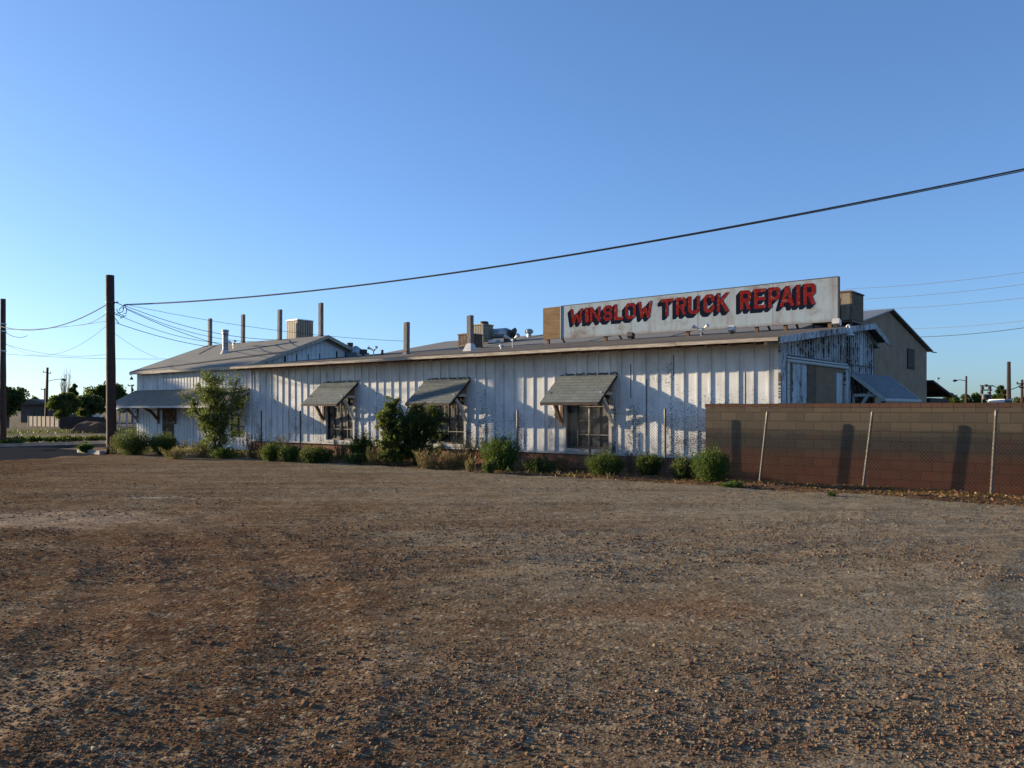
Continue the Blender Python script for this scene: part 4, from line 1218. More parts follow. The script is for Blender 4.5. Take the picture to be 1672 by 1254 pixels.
# ------------------------------------------------------------------ CHAIN-LINK FENCE
FT = -.87
FR0, FR1 = rx(845, FT), 11.0
fn = thing('chain_link_fence', 'sagging chain-link fence with leaning posts before the wall', 'fence', (FR0, FT, 0))
posts = [(rx(845,FT),0,1.66),(rx(963,FT),0,1.70),(rx(1086,FT),.0,1.70),(rx(1240,FT),.19,1.63),(rx(1408.5,FT),.2,1.63),(rx(1618,FT),.09,1.66),(rx(1618,FT)+2.9,.05,1.66)]
for q, l, h in posts:
    mb = MB(); mb.tube([(q,FT,-.05),(q+l,FT,h)], .031, 8); mb.tube([(q+l,FT,h),(q+l*1.01,FT,h+.03)], [.03,.012], 8); mb.build('fence_post', M['fence_post'], fn)
mb = MB()
H = 1.55; sp = .072
x = FR0
def sag(x): return .04*math.sin(x*1.9)+.03*math.sin(x*.7)
while x < FR1:
    for sg, dy in ((1,-.004),(-1,.004)):
        xa, xb = (x, x+H*.9) if sg > 0 else (x+H*.9, x)
        if xb > FR1+1: continue
        z1 = H+sag(x)
        a = Vector((xa, FT-.03+dy, .03)); b = Vector((xb, FT-.03+dy, z1))
        mb.beam(a, b, .0036, .0036)
    x += sp
mb.build('wire_mesh', M['fence_wire'], fn)
for r0_, lab in ((427,'thin dark fence post left of the first awning'),(490.5,'thin dark fence post just below the first awning')):
    q = rx(r0_, FT); mb = MB(); mb.tube([(q,FT,-.05),(q-.01,FT,1.62)], .028, 7); mb.tube([(q-.01,FT,1.62),(q-.01,FT,1.65)], [.032,.02], 7)
    solo(mb, 'fence_post', M['dark_metal'], lab, 'fence post', (q,FT,0))

# ------------------------------------------------------------------ POLES AND WIRES
P1 = Vector(atg(182, 741)); P1.y = 32.0; P1.x = (182.5-836)/1370*32.0
P0 = Vector(((5-836)/1370*39.0, 39.0, 0))
def upole(p, h, r0, r1, label, lean=(0,0)):
    o = thing('utility_pole', label, 'utility pole', (p.x,p.y,0), 'W')
    mb = MB(); N = 12
    mb.tube([(p.x+lean[0]*k/N, p.y+lean[1]*k/N, -.3+(h+.3)*k/N) for k in range(N+1)], [r0+(r1-r0)*k/N + .004*math.sin(k*2.3) for k in range(N+1)], 14)
    mb.build('shaft', M['pole_wood'], o, smooth=True)
    return o
h1 = EYE + (668-449.5)/1370*P1.y
u1 = upole(P1, h1, .185, .15, 'thick dark wooden utility pole at the corner of the porch roof', (-.07,0))
def zz(py, Y): return EYE+(668-py)/1370*Y
mb = MB()
for z, rr in ((zz(494,P1.y),.165),(zz(510,P1.y),.165)):
    mb.tube([(P1.x-.055,P1.y,z-.03),(P1.x-.055,P1.y,z+.03)], rr+.004, 14)
mb.tube([(P1.x+.12,P1.y-.05,zz(494,P1.y)),(P1.x+.28,P1.y-.06,zz(493.5,P1.y))], .02, 6)
mb.build('wire_clamps', M['dark_metal'], u1)
mb = MB()
W_ = lambda px, py, Y=P1.y: at(px, py, Y)
rl = random.Random(2)
for a, b in (((189,494),(204,497)),((204,497),(196,507)),((203,499),(190,512)),((204,497),(207,505)),((207,505),(202,512)),((190,505),(202,515)),((202,515),(196,518)),((188,513),(206,515)),((188,520),(192,528)),((204,498),(200,503))):
    A, B = Vector(W_(*a, 31.8)), Vector(W_(*b, 31.8)); Mi = (A+B)/2+Vector((rl.uniform(-.1,.1), rl.uniform(-.1,.1), -.08))
    mb.tube([A, A*.6+Mi*.4, Mi, B*.6+Mi*.4, B], .014, 5)
mb.build('service_loops', M['cable'], u1)
h0 = EYE+(668-488)/1370*P0.y
u0 = upole(P0, h0, .15, .11, 'purplish brown utility pole at the far left edge')
mb = MB()
for py in (529, 541, 573): mb.tube([(P0.x,P0.y,zz(py,P0.y)-.025),(P0.x,P0.y,zz(py,P0.y)+.025)], .15, 12)
mb.build('pale_bands', M['white_enamel'], u0)
def wire(A, B, sag, r, label, mat='cable', n=28, group=None):
    A, B = Vector(A), Vector(B); mb = MB(); P = []
    for k in range(n+1):
        f = k/n; p = A.lerp(B, f); p.z -= 4*sag*f*(1-f); P.append(p)
    mb.tube(P, r, 5, cap=False)
    return solo(mb, 'overhead_wire', M[mat], label, 'wire', tuple(A), 'W', group)
# the thick cable: through the frame and on to a pole beyond it
A = Vector(at(205, 497, 31.9)); B = Vector(at(1950, 217, 14.0))
wire(A, B, .57, .017, 'thick black cable sweeping over the roof to the upper right', n=60)
wire(A+Vector((0,0,-.03)), B+Vector((0,0,-.035)), .56, .010, 'thinner strand lashed just beneath the thick black cable', n=60)
GW = 'service drops from the near pole to the shop roof'
wire(at(205,497,31.9), at(663,557,36), .25, .008, 'topmost thin service wire crossing behind the roof posts', group=GW)
wire(at(204,499,31.9), at(472,555,37), .35, .011, 'second service wire from the top, reaching the ridge by the tan cooler', group=GW)
wire(at(204,502,31.9), at(430,558,37), .35, .010, 'third service wire from the top, ending behind the second roof post', group=GW)
wire(at(207,505,31.9), at(366,564,37.5), .12, .012, 'service wire dropping steeply to the ridge behind the flue', group=GW)
wire(at(190,513,31.9), at(392,561,37.5), .30, .010, 'service wire crossing the steep one on its way to the ridge', group=GW)
wire(at(189,527,31.9), at(340,566,38), .10, .012, 'lowest dark service wire ending at the left ridge post', group=GW)
wire(at(188,545,31.9), at(258,584,40), .10, .006, 'faint grey wire slanting down to the left rake', 'wire_grey', group=GW)
wire(at(-60,572,60), at(272,586,60), .20, .012, 'long faint level wire passing behind both poles', 'wire_grey')
LW = 'wires between the two left poles'
wire(at(-5,531,39), at(176,496,32), .55, .020, 'heavy twisted cable joining the two left poles', group=LW)
wire(at(8,538,39), at(176,524,32), .10, .009, 'nearly straight wire below the heavy cable between the left poles', 'wire_grey', group=LW)
wire(at(176,510,32), at(128,531,37), .12, .012, 'short dark wire falling left from the corner pole', group=LW)
wire(at(10,543,39), at(45,548,42), .15, .012, 'short drooping wire end on the left edge pole', group=LW)
wire(at(8,560,39), at(176,530,32), .85, .007, 'deeply sagging faint wire between the left poles', 'wire_grey', group=LW)
wire(at(8,562,39), at(176,578,46), .30, .008, 'low thin wire running right from the left edge pole', 'wire_grey', group=LW)
RW = 'power lines far behind the barn'
for (a, b, l) in (((1380,472),(1760,432),'highest of the power lines at the right'),((1380,489.5),(1760,452),'second power line down at the right, meeting the cooler top'),((1400,505.5),(1760,475),'third power line down at the right, passing over the barn ridge'),
                  ((1470,536.5),(1760,512),'faint power line low over the barn roof slope'),((1490,550.5),(1760,521),'lowest dark power line ending behind the barn eave')):
    wire(at(*a,70), at(*b,55), .25, .022 if 'lowest' in l else .016, l, 'wire_grey' if 'lowest' not in l else 'cable', group=RW)

# ------------------------------------------------------------------ PLANTS
def leaves_mesh(name, P, D, ln, wd, mat, tint, parent, org):
    "a bent leaf of two faces at every point P pointing along D"
    n = len(P)
    rg = np.random.RandomState(n)
    D = D/np.maximum(np.linalg.norm(D, axis=1, keepdims=True), 1e-6)
    s = np.cross(D, rg.randn(n, 3)); s /= np.maximum(np.linalg.norm(s, axis=1, keepdims=True), 1e-6)
    nrm = np.cross(D, s)
    L_ = ln[:,None]; W_2 = wd[:,None]/2
    a = P; b = P + D*L_*.5 + s*W_2 + nrm*L_*.06; c = P + D*L_; d = P + D*L_*.5 - s*W_2 + nrm*L_*.06
    V = np.stack([a,b,c,d], 1).reshape(-1,3) - np.array(org)
    return npmesh(name, V, np.arange(4*n).reshape(-1,4), mat, tint, parent)
def bush(name, label, cat, x, y, w, h, n, seed, mat, leaf=.05, lw=.35, shape='round', group=None, stems=14, depth=None, stem_mat='stem', up=.6, gap=.35, z0=0.0, skirt=.0):
    rg = np.random.RandomState(seed)
    o = thing(name, label, cat, (x, y, z0), 'W', group)
    depth = depth or w
    # shoots from the root, each one a gently bending line that carries its leaves
    ns = max(16, int(n/38))
    az = rg.rand(ns)*2*np.pi; k = rg.rand(ns)**.6
    if shape == 'round': hh = h*(.45+.55*np.sqrt(np.maximum(0, 1-k**2*.85)))*(.78+.3*rg.rand(ns))
    elif shape == 'cone': hh = h*(1-.62*k)*(.75+.35*rg.rand(ns))
    else: hh = h*(.6+.5*rg.rand(ns))
    hh = hh*np.where(rg.rand(ns) < .14, 1.0+.35*rg.rand(ns), 1.0)*(.85 if shape == 'round' else 1)
    tipx = np.cos(az)*k*w*.5; tipy = np.sin(az)*k*depth*.5
    P = []; D = []; T = []; mb = MB()
    lob = fbm(np.cos(az)*2+9, np.sin(az)*2+9, 1.3, 2, seed)
    for i in range(ns):
        tip = np.array([tipx[i]*(.8+.45*lob[i]), tipy[i]*(.8+.45*lob[i]), hh[i]*(.82+.36*lob[i])])
        m_ = int(n/ns)
        f = (skirt + (1-skirt)*rg.rand(m_)**.55)[:,None]
        base = tip[None]*np.array([1,1,0])*(f**.8) + np.array([0,0,1])*tip[2]*f**1.25
        spread = (.035+.075*(1-f))*w*rg.randn(m_, 3)*.8
        q = base+spread; q[:,2] = np.maximum(q[:,2], .01+.03*rg.rand(m_))
        if rg.rand() > gap*.4:
            P.append(q)
            d = rg.randn(m_, 3)*.7 + tip[None]/np.linalg.norm(tip)*.8 + np.array([0,0,up]); D.append(d)
            T.append(np.clip(rg.rand(m_)*.6+.35*rg.rand()+.0, 0, 1))
        if i < stems:
            pts = [(x+tip[0]*g**.8, y+tip[1]*g**.8, z0+tip[2]*g**1.25*.92) for g in (0,.25,.5,.75,1)]
            mb.tube(pts, [.006+.006*h]+[.005+.004*h*(1-g) for g in (.25,.5,.75,1)], 4)
    P = np.concatenate(P)+np.array([x,y,z0]); D = np.concatenate(D); T = np.concatenate(T); m_ = len(P)
    ln = leaf*(.6+.8*rg.rand(m_)); leaves_mesh('foliage', P, D, ln, ln*lw, M[mat], T, o, (x,y,z0))
    if stems: mb.build('stems', M[stem_mat], o)
    return o
def pb(px0, px1, pyt, pyb, z=0.0):
    "a bush from its extent in the photograph: centre on the ground, width, height"
    cx = (px0+px1)/2; x, y, _ = atg(cx, pyb)
    return x, y, (px1-px0)/1370*y, (pyb-pyt)/1370*y
GB = 'green weeds and shrubs along the front of the shop'
def B(px0,px1,pyt,pyb,n,seed,mat,label,name='shrub',cat='shrub',**k):
    n = int(n*1.6)
    x, y, w, h = pb(px0,px1,pyt,pyb)
    y += w*.22; x = ((px0+px1)/2-836)/1370*y
    return bush(name, label, cat, x, y, w*1.02, h*.98, n, seed, mat, group=GB, **k)
B(186,252,697,746,9000,1,'leaf_green','rounded green bush right against the dark corner pole')
B(244,292,703,746,6500,2,'leaf_green','green bush beneath the porch, second from the corner pole')
B(345,392,729,752,2600,3,'leaf_bright','low yellowish green weed at the foot of the tree-like shrub')
B(424,462,719,756,4200,4,'leaf_bright','pale green bush at the far left of the long wall')
B(455,492,724,757,3600,5,'leaf_bright','smaller green bush just right of the pale one')
B(490,545,724,759,5200,6,'leaf_green','bushy green weed left of the first awning window sill')
B(570,616,708,756,3800,7,'leaf_green','spindly green bush to the right of the first awning window', leaf=.07)
B(783,852,706,773,8500,8,'leaf_bright','bright feathery bush between the second and third windows', leaf=.055)
B(852,912,746,776,3000,9,'leaf_dark','low dark bush before the brick base')
B(955,1024,736,783,6500,10,'leaf_green','green bush right below the third window')
B(1036,1084,737,781,4800,11,'leaf_green','green bush left of the straight fence post by the block wall')
B(1096,1136,745,788,3200,12,'leaf_grey','pale olive bush just left of the last big bush')
B(1130,1192,730,794,8200,13,'leaf_bright','tall bright bush at the left end of the block wall', up=.9)
B(1178,1212,790,800,700,14,'leaf_bright','small tuft of fresh grass below the last bush', name='grass_tuft', cat='grass tuft', shape='flat', leaf=.07, lw=.15, stems=0)
B(1349,1368,806,815,350,15,'leaf_green','tiny green tuft in front of the block wall', name='grass_tuft', cat='grass tuft', shape='flat', leaf=.05, lw=.2, stems=0)
B(788,812,748,776,1500,16,'leaf_grey','small pale weed at the left foot of the feathery bush', leaf=.05)
B(560,600,735,760,1800,17,'leaf_grey','short olive weed between dry stalks by the first window')
B(128,150,727,740,900,18,'leaf_bright','lone weed clump on the road edge left of the corner pole', shape='flat', leaf=.12, lw=.2)
# the big dark shrub and its brighter left half
def shrub_tree(name, label, cat, px0, px1, pyt, pyb, n, seed, mat, leaf, trunks=5, group=None, spread=1.0, crown0=.15, dens=26, dy=0.0, shape='egg'):
    rg = np.random.RandomState(seed); rn_ = random.Random(seed)
    cx = (px0+px1)/2; x, y, _ = atg(cx, pyb); y += dy; x = (cx-836)/1370*y
    w = (px1-px0)/1370*y; h = EYE+(668-pyt)/1370*y
    o = thing(name, label, cat, (x,y,0), 'W', group)
    mb = MB(); tips = []
    for k in range(trunks):
        a = rn_.random()*6.28; rr = w*.5*rn_.uniform(.15,.8)*spread; hh = h*rn_.uniform(.7,.98)
        if k == 0: rr *= .2; hh = h*.97
        P = [Vector((x+math.cos(a)*rr*f**1.1, y+math.sin(a)*rr*f**1.1, hh*f)) for f in (0,.2,.4,.6,.8,1)]
        mb.tube(P, [.012+.02*h*(1-f)*.5 for f in (0,.2,.4,.6,.8,1)], 6); 
        for j in range(11):
            f = rn_.uniform(.05,.95); b = P[min(4,int(f*5))].lerp(P[min(5,int(f*5)+1)], f*5-int(f*5))
            a2 = rn_.random()*6.28; l = (w*.42)*(1-.5*f)*rn_.uniform(.5,1.1)
            e = b+Vector((math.cos(a2)*l, math.sin(a2)*l, l*rn_.uniform(.2,1.0)))
            e.z = min(e.z, h); mb.tube([b, b.lerp(e,.5)+Vector((0,0,.04)), e], [.012,.009,.004], 4); tips.append((b,e))
        tips.append((P[3],P[5])); tips.append((P[4],P[5]))
    mb.build('trunk', M['bark'], o)
    P = []; D = []; T = []
    per = max(4, n//(len(tips)*3))
    for b, e in tips:
        d = e-b
        for q in range(3):
            f0 = rn_.uniform(.2,1.05); c = b+d*f0; tw = Vector((rn_.gauss(0,1), rn_.gauss(0,1), rn_.gauss(.6,.7))).normalized()*w*.15*rn_.uniform(.5,1.2)
            tn = rn_.uniform(0,.4)
            for j in range(per):
                g = rn_.random(); s_ = w*.026
                p = c+tw*g+Vector((rn_.gauss(0,s_), rn_.gauss(0,s_), rn_.gauss(0,s_)))
                if p.z < .02: p.z = .02+rn_.random()*.1
                P.append(p[:]); D.append((tw.x+rn_.gauss(0,.15)*w, tw.y+rn_.gauss(0,.15)*w, tw.z+rn_.gauss(0,.12)*w)); T.append(min(1, tn+rn_.random()*.6))
    P = np.array(P); D = np.array(D); rg = np.random.RandomState(seed)
    ln = leaf*(.6+.8*rg.rand(len(P)))
    leaves_mesh('foliage', P, D, ln, ln*.42, M[mat], np.array(T), o, (x,y,0))
    return o
shrub_tree('elm_sapling','tall airy elm sapling rising in front of the porch roof','tree',300,402,612,750,15000,21,'leaf_elm',.075,trunks=9,spread=1.05)
shrub_tree('elm_sapling','bright tall sapling at the left of the overgrown second window','tree',612,672,652,764,17000,22,'leaf_elm',.070,trunks=8,spread=1.0, dy=.3)
shrub_tree('elm_sapling','broad dark sapling covering the left half of the second window','tree',636,718,664,764,20000,24,'leaf_green',.070,trunks=10,spread=1.15, dy=.45)
shrub_tree('elm_sapling','thin dark shoots growing up before the right half of the second window','tree',690,752,668,758,4200,23,'leaf_dark',.085,trunks=6,spread=.8, dy=1.1)
# dry stuff
GD = 'clumps of dry weeds along the front of the shop'
def DRY(px0,px1,pyt,pyb,n,seed,mat,label,**k):
    x, y, w, h = pb(px0,px1,pyt,pyb); y += w*.15; x = ((px0+px1)/2-836)/1370*y
    return bush('dry_weed', label, 'dry weed', x, y, w, h, n, seed, mat, group=GD, shape='flat', leaf=.075, lw=.14, up=2.2, stem_mat='stem', stems=20, depth=min(w,.8), **k)
DRY(672,722,738,768,2200,31,'straw','left clump of blond seeding grass under the second window')
DRY(714,768,742,769,2200,32,'straw','right clump of blond seeding grass under the second window')
DRY(756,778,752,774,700,33,'straw','small single straw tuft at the gravel edge left of the feathery bush')
DRY(262,312,733,752,1800,34,'straw','golden dry grass between the porch bushes')
DRY(306,352,722,750,1700,35,'straw','pale feathery dry grass under the tree-like sapling')
DRY(540,575,724,757,1400,36,'straw','yellowish dry stalks below the first window')
DRY(594,624,733,762,1200,37,'straw','rusty dry stalks left of the dense sapling')
DRY(392,440,712,752,1700,38,'dry_brown','dark dead weed where the wing meets the long wall')
DRY(735,800,718,760,2200,39,'dry_brown','brown dead tumbleweed tangle left of the feathery bush')
DRY(885,925,708,745,500,40,'dry_brown','sparse dead twiggy weed against the white boards', skirt=.4)
DRY(440,478,712,745,900,41,'dry_brown','grey dead weeds behind the pale green bushes')
DRY(888,948,748,772,900,42,'straw','thin rusty weeds on the brick base under the third window')
DRY(176,196,715,744,600,43,'straw','dry stalks at the foot of the dark corner pole')
DRY(1018,1042,740,775,420,44,'dry_brown','wispy dead stalks in the gap beside the third window bush')
DRY(280,312,722,742,900,45,'dry_brown','dark dead weed by the wing wall behind the golden grass')

# ------------------------------------------------------------------ FAR LEFT
def grass_field():
    rg = np.random.RandomState(9); n = 60000
    s = 35.5+rg.rand(n)**1.3*46; t = -34+rg.rand(n)*75
    X = C0.x-BR.x*s+BT.x*t; Y = C0.y-BR.y*s+BT.y*t
    den = fbm(X, Y, .16, 3, 50)
    band = .25*np.exp(-((s-37)/1.2)**2) + .8*np.exp(-((s-58)/6)**2)
    ok = rg.rand(n) < np.clip(band*1.2, .06, 1)*np.clip((den-.36)*6, .05, 1)
    X, Y, s = X[ok], Y[ok], s[ok]; n = len(X)
    P = np.stack([X, Y, np.zeros(n)-.03], -1); D = rg.randn(n,3)*.5; D[:,2] = 1
    h = (.06+.11*rg.rand(n))
    o = leaves_mesh('field_grass', P, D, h*1.4, h*.55, M['grass'], rg.rand(n), None, (0,0,0))
    struct(o, 'stuff'); tag(o, 'yellow green wild grass over the empty field across the road', 'grass')
grass_field()
GFW = 'weed mounds along the far kerb'
for i, (a, b, c, d, m_, l) in enumerate(((14,40,711,724,'grass','dull weed mound right of the left edge pole'),(40,70,710,722,'grass','yellow green weed mound behind the far kerb, first of the bright ones'),(74,98,711,722,'leaf_bright','green weed mound left of the yellowest one'),(98,132,709,722,'grass','yellowest weed mound in the middle of the far kerb'),(144,174,709,721,'grass','weed mound just left of the corner pole behind the kerb'),(2,30,715,728,'leaf_dark','dark weed heap at the foot of the left edge pole'))):
    x, y, w, h = pb(a,b,c,d); bush('weed_mound', l, 'weeds', x, y, w, h*.65, 1300, 60+i, m_, group=GFW, leaf=.14, lw=.35, stems=0, depth=1.5)
def tree(label, px0, px1, pyt, pyb, Y, n, seed, mat, leaf=.4, trunk=True, name='tree', lobes=9, low=.25, group=None):
    leaf *= .55; n = int(n*2.2); lobes = int(lobes*1.8)
    rn_ = random.Random(seed); rg = np.random.RandomState(seed)
    x = ((px0+px1)/2-836)/1370*Y; w = (px1-px0)/1370*Y; h = zz(pyt, Y)
    o = thing(name, label, 'tree', (x,Y,0), 'W', group)
    P = []; D = []; T = []; mb = MB()
    mb.tube([(x,Y,-.2),(x+.03*w,Y,h*.3),(x-.02*w,Y,h*.55),(x,Y,h*.8)], [.035*h,.028*h,.02*h,.008*h], 8)
    for k in range(lobes):
        d0 = rg.randn(3); d0 /= np.linalg.norm(d0); q0 = rg.rand()**.4
        cz = h*(low+1)/2; hz = h*(1-low)/2
        r_ = rn_.uniform(.07,.17)*min(w, h*1.2)
        c = np.array([x+d0[0]*q0*(w*.5-r_*.8), Y+d0[1]*q0*(w*.5-r_*.8), cz+d0[2]*q0*(hz-r_*.9)])
        mb.tube([(x,Y,h*.2),((x+c[0])/2,(Y+c[1])/2,(h*.25+z)/2),tuple(c)], [.02*h,.012*h,.005*h], 5)
        m_ = n//lobes; d = rg.randn(m_,3); d /= np.linalg.norm(d,axis=1,keepdims=True)
        rad = r_*(.25+1.0*rg.rand(m_)**.75)*(1+.3*(fbm(d[:,0]*3+5,d[:,1]*3+d[:,2]*2+5,1,2,seed+k)-.5)*2)
        q = c+d*rad[:,None]*np.array([1.1,1.1,.85]); q[:,2] = np.maximum(q[:,2], .1)
        P.append(q); D.append(d+rg.randn(m_,3)*.8); T.append(np.clip(rg.rand(m_)*.7+rn_.uniform(0,.3),0,1))
    mb.build('trunk', M['bark'], o)
    P = np.concatenate(P); ln = leaf*(.6+.8*rg.rand(len(P)))
    leaves_mesh('crown', P, np.concatenate(D), ln, ln*.6, M[mat], np.concatenate(T), o, (x,Y,0))
tree('dark tree behind the left edge pole', -20, 44, 628, 692, 75, 5000, 71, 'leaf_dark', .42, lobes=12)
tree('full green tree between the thin pole and the corner pole', 84, 128, 638, 692, 78, 5200, 72, 'leaf_elm', .36, low=.2, lobes=10)
tree('broad green tree left of the corner pole', 118, 172, 640, 692, 82, 6000, 73, 'leaf_grey', .4, low=.2, lobes=12)
tree('airy tree top showing both sides of the corner pole', 145, 208, 623, 690, 90, 5200, 74, 'leaf_green', .42, lobes=11, low=.4)
tree('small dark spire tree beyond the green one', 113, 126, 622, 670, 95, 1200, 75, 'leaf_dark', .4, lobes=6, low=.4)
GT = 'distant trees on the left skyline'
for i, (a, b, c, l) in enumerate(((18,52,651,'leftmost low tree of the distant skyline'),(46,76,648,'skyline tree behind the thin leaning pole, left side'),(72,98,650,'skyline tree just right of the thin leaning pole'),(190,240,652,'skyline tree behind the porch roof corner'),(-30,14,650,'skyline tree at the left picture edge'))):
    tree(l, a, b, c, 690, 130, 1500, 80+i, 'leaf_green' if i % 2 else 'leaf_grey', .6, group=GT, low=.3)
# bare tree
def bare():
    rn_ = random.Random(4); Y = 92; x = (104-836)/1370*Y; h = zz(594, Y)
    o = thing('bare_tree', 'pale leafless tree standing above the green ones', 'tree', (x,Y,0), 'W'); mb = MB()
    for k in range(13):
        a = rn_.random()*6.28; rr = rn_.uniform(.2,1.0); hh = h*rn_.uniform(.72,1)
        P = [(x+math.cos(a)*rr*f**.7*.9, Y+math.sin(a)*rr*f**.7, hh*f) for f in (0,.3,.5,.7,.85,1)]
        mb.tube(P, [.09,.055,.04,.028,.018,.008], 4)
        for j in range(5):
            f = rn_.uniform(.4,.9); q = Vector(P[3]).lerp(Vector(P[5]), f-.4); mb.tube([q, q+Vector((rn_.uniform(-.4,.4),0,rn_.uniform(.4,.9)))], [.014,.006], 3)
    mb.build('branches', M['pale_wall'], o)
bare()
def far_pole(px, py0, py1, Y, r, label, arms=(), name='utility_pole', cat='utility pole', lean=0, mat='pole_wood'):
    x = (px-836)/1370*Y; h = zz(py0, Y); o = thing(name, label, cat, (x,Y,0), 'W')
    mb = MB(); mb.tube([(x,Y,-.2),(x+lean*h/2,Y,h/2),(x+lean*h,Y,h)], [r*1.2,r,r*.8], 7); mb.build('shaft', M[mat], o)
    for (py, l0, l1, rr, dz) in arms:
        z = zz(py, Y); xx_ = x+lean*z; mb = MB()
        mb.tube([(xx_+l0,Y-.15,z),(xx_+(l0+l1)/2,Y-.15,z+dz*.7),(xx_+l1,Y-.15,z+dz)], rr, 5)
        for q in (l0, l1):
            if abs(q) > .25: mb.tube([(xx_+q*.95,Y-.15,z+(dz if q==l1 else 0)),(xx_+q*.95,Y-.15,z+(dz if q==l1 else 0)+.18)], rr*1.1, 5)
        mb.build('crossarm', M[mat], o)
    return o
far_pole(75, 600, 694, 88, .15, 'leaning dark pole with short arms before the brown house', ((608,-.35,.0,.04,0),(610,.0,.45,.035,.02)), lean=.028)
sl_ = thing('street_lamp', 'street lamp on a long arm reaching right from the leaning pole', 'street lamp', at(79,621,87.9), 'W')
mb = MB(); mb.tube([at(79,622.5,87.9),at(86,620.5,87.7),at(96,619,87.6),at(102,619.5,87.6)], .03, 5); mb.build('arm', M['galv'], sl_)
mb = MB(); mb.tube([at(101,619.3,87.6),at(104,619.8,87.6),at(108,621,87.6)], [.07,.13,.08], 8); mb.build('lamp_head', M['dark_metal'], sl_)
far_pole(73, 634, 690, 140, .14, 'distant pole with a crossarm left of the leaning pole', ((636,-.5,.4,.06,0),))
far_pole(142.5, 632, 690, 130, .12, 'distant pole above the trees left of the corner pole', ((633.5,-.5,.4,.06,0),))
far_pole(215.5, 628, 690, 110, .12, 'distant pole with a transformer left of the wing roof', ((630,-.45,.3,.06,0),(634,.05,.25,.14,-.3)))
# brown house and yard wall
hs_ = thing('brown_house', 'low brown house with a shallow gable behind the leaning pole', 'house', at(62,690,105)[:2]+(0,), 'W')
X = lambda px, Y: (px-836)/1370*Y
Yh = 105
mb = MB(); mb.box((X(34,Yh),Yh,0),(X(112,Yh),Yh+7,zz(661,Yh))); mb.build('wall', M['house_wall'], hs_)
mb = MB(); mb.prism([(X(26,Yh),Yh-.8,zz(661,Yh)),(X(100,Yh),Yh-.8,zz(660,Yh)),(X(70,Yh),Yh-.8,zz(655,Yh)),(X(52,Yh),Yh-.8,zz(651.5,Yh))], (0,9,0))
mb.prism([(X(95,Yh),Yh-.6,zz(662,Yh)),(X(120,Yh),Yh-.6,zz(662,Yh)),(X(118,Yh),Yh-.6,zz(659,Yh)),(X(95,Yh),Yh-.6,zz(658,Yh))], (0,8,0)); mb.build('roof', M['house_roof'], hs_)
for a, b in ((52,57),(62,70),(84,92)):
    mb = MB(); mb.box((X(a,Yh),Yh-.06,zz(679,Yh)),(X(b,Yh),Yh-.002,zz(669,Yh))); mb.build('window', M['glass'], hs_)
Yw = 84; ya, yb = w2b(X(46,Yw), Yw); yw_ = MB(); yh = zz(679.5,Yw)
yw_.box((ya,yb,0),(ya+6.8,yb+.2,yh))
for k in range(8): yw_.box((ya+k*.97,yb-.04,0),(ya+k*.97+.12,yb-.002,yh+.03))
solo(yw_, 'yard_wall', M['pale_wall'], 'pale tan yard wall in front of the brown house', 'wall', (ya,yb,0), 'B')
# soil mound and dark fence behind
def mound(px0, px1, pyt, Y, label):
    rg = np.random.RandomState(2); x0, x1 = X(px0,Y), X(px1,Y); h = zz(pyt,Y)
    nx_, ny_ = 60, 24; xs = np.linspace(x0,x1,nx_); ys = np.linspace(Y-1.8,Y+1.8,ny_); XX,YY = np.meshgrid(xs,ys,indexing='ij')
    u = (XX-x0)/(x1-x0); v = (YY-Y)/1.8
    ZZ = h*np.clip(np.minimum(u*5,1)*np.minimum((1-u)*6,1),0,1)**.8*np.clip(1-v**2,0,1)**.7*(.85+.3*fbm(XX,YY,1.1,3,3))-.04
    V = np.stack([XX,YY,ZZ],-1).reshape(-1,3); i = np.arange(nx_*ny_).reshape(nx_,ny_)
    o = npmesh('soil_mound', V, np.stack([i[:-1,:-1],i[1:,:-1],i[1:,1:],i[:-1,1:]],-1).reshape(-1,4), M['bed']); tag(o, label, 'soil mound')
mound(128, 178, 687, 62, 'heap of dark brown soil left of the corner pole')
ro = MB(); Yr = 70
for k in range(22):
    q = X(98,Yr)+k*.17; ro.box((q,Yr,0),(q+.15,Yr+.04,zz(680+random.Random(k).random()*1.5,Yr)))
ro.box((X(98,Yr),Yr+.045,.4),(X(172,Yr),Yr+.1,.5))
for k in range(22, 24): q = X(98,Yr)+k*.17; ro.box((q,Yr,0),(q+.15,Yr+.04,.9))
solo(ro, 'board_fence', M['dark_wood'], 'dark board fence under the broad green trees', 'fence', (X(98,Yr),Yr,0), 'W')
def car(px0, px1, pyt, Y, mat, label):
    x0, x1 = X(px0,Y), X(px1,Y); w = x1-x0; h = zz(pyt,Y); o = thing('parked_car', label, 'car', ((x0+x1)/2,Y,0), 'W')
    b = h*.55
    mb = MB(); mb.prism([(x0,Y,.3),(x1,Y,.3),(x1,Y,b),(x0+w*.82,Y,b+.05),(x0+w*.72,Y,h),(x0+w*.25,Y,h),(x0+w*.12,Y,b+.05),(x0,Y,b)], (0,1.7,0)); mb.build('body', mat, o)
    mb = MB(); mb.prism([(x0+w*.17,Y-.01,b+.04),(x0+w*.79,Y-.01,b+.04),(x0+w*.70,Y-.01,h-.08),(x0+w*.27,Y-.01,h-.08)], (0,.008,0)); mb.build('side_window', M['glass'], o)
    for q in (.2,.8):
        mb = MB(); mb.tube([(x0+w*q,Y-.03,.32),(x0+w*q,Y+.2,.32)], .32, 14); mb.build('wheel', M['cable'], o)
car(137, 156, 677, 82, M['truck_white'], 'light coloured car parked beneath the broad trees')
cn = thing('carport', 'pale flat carport roof on posts seen under the porch edge', 'carport', at(203,690,80)[:2]+(0,), 'W')
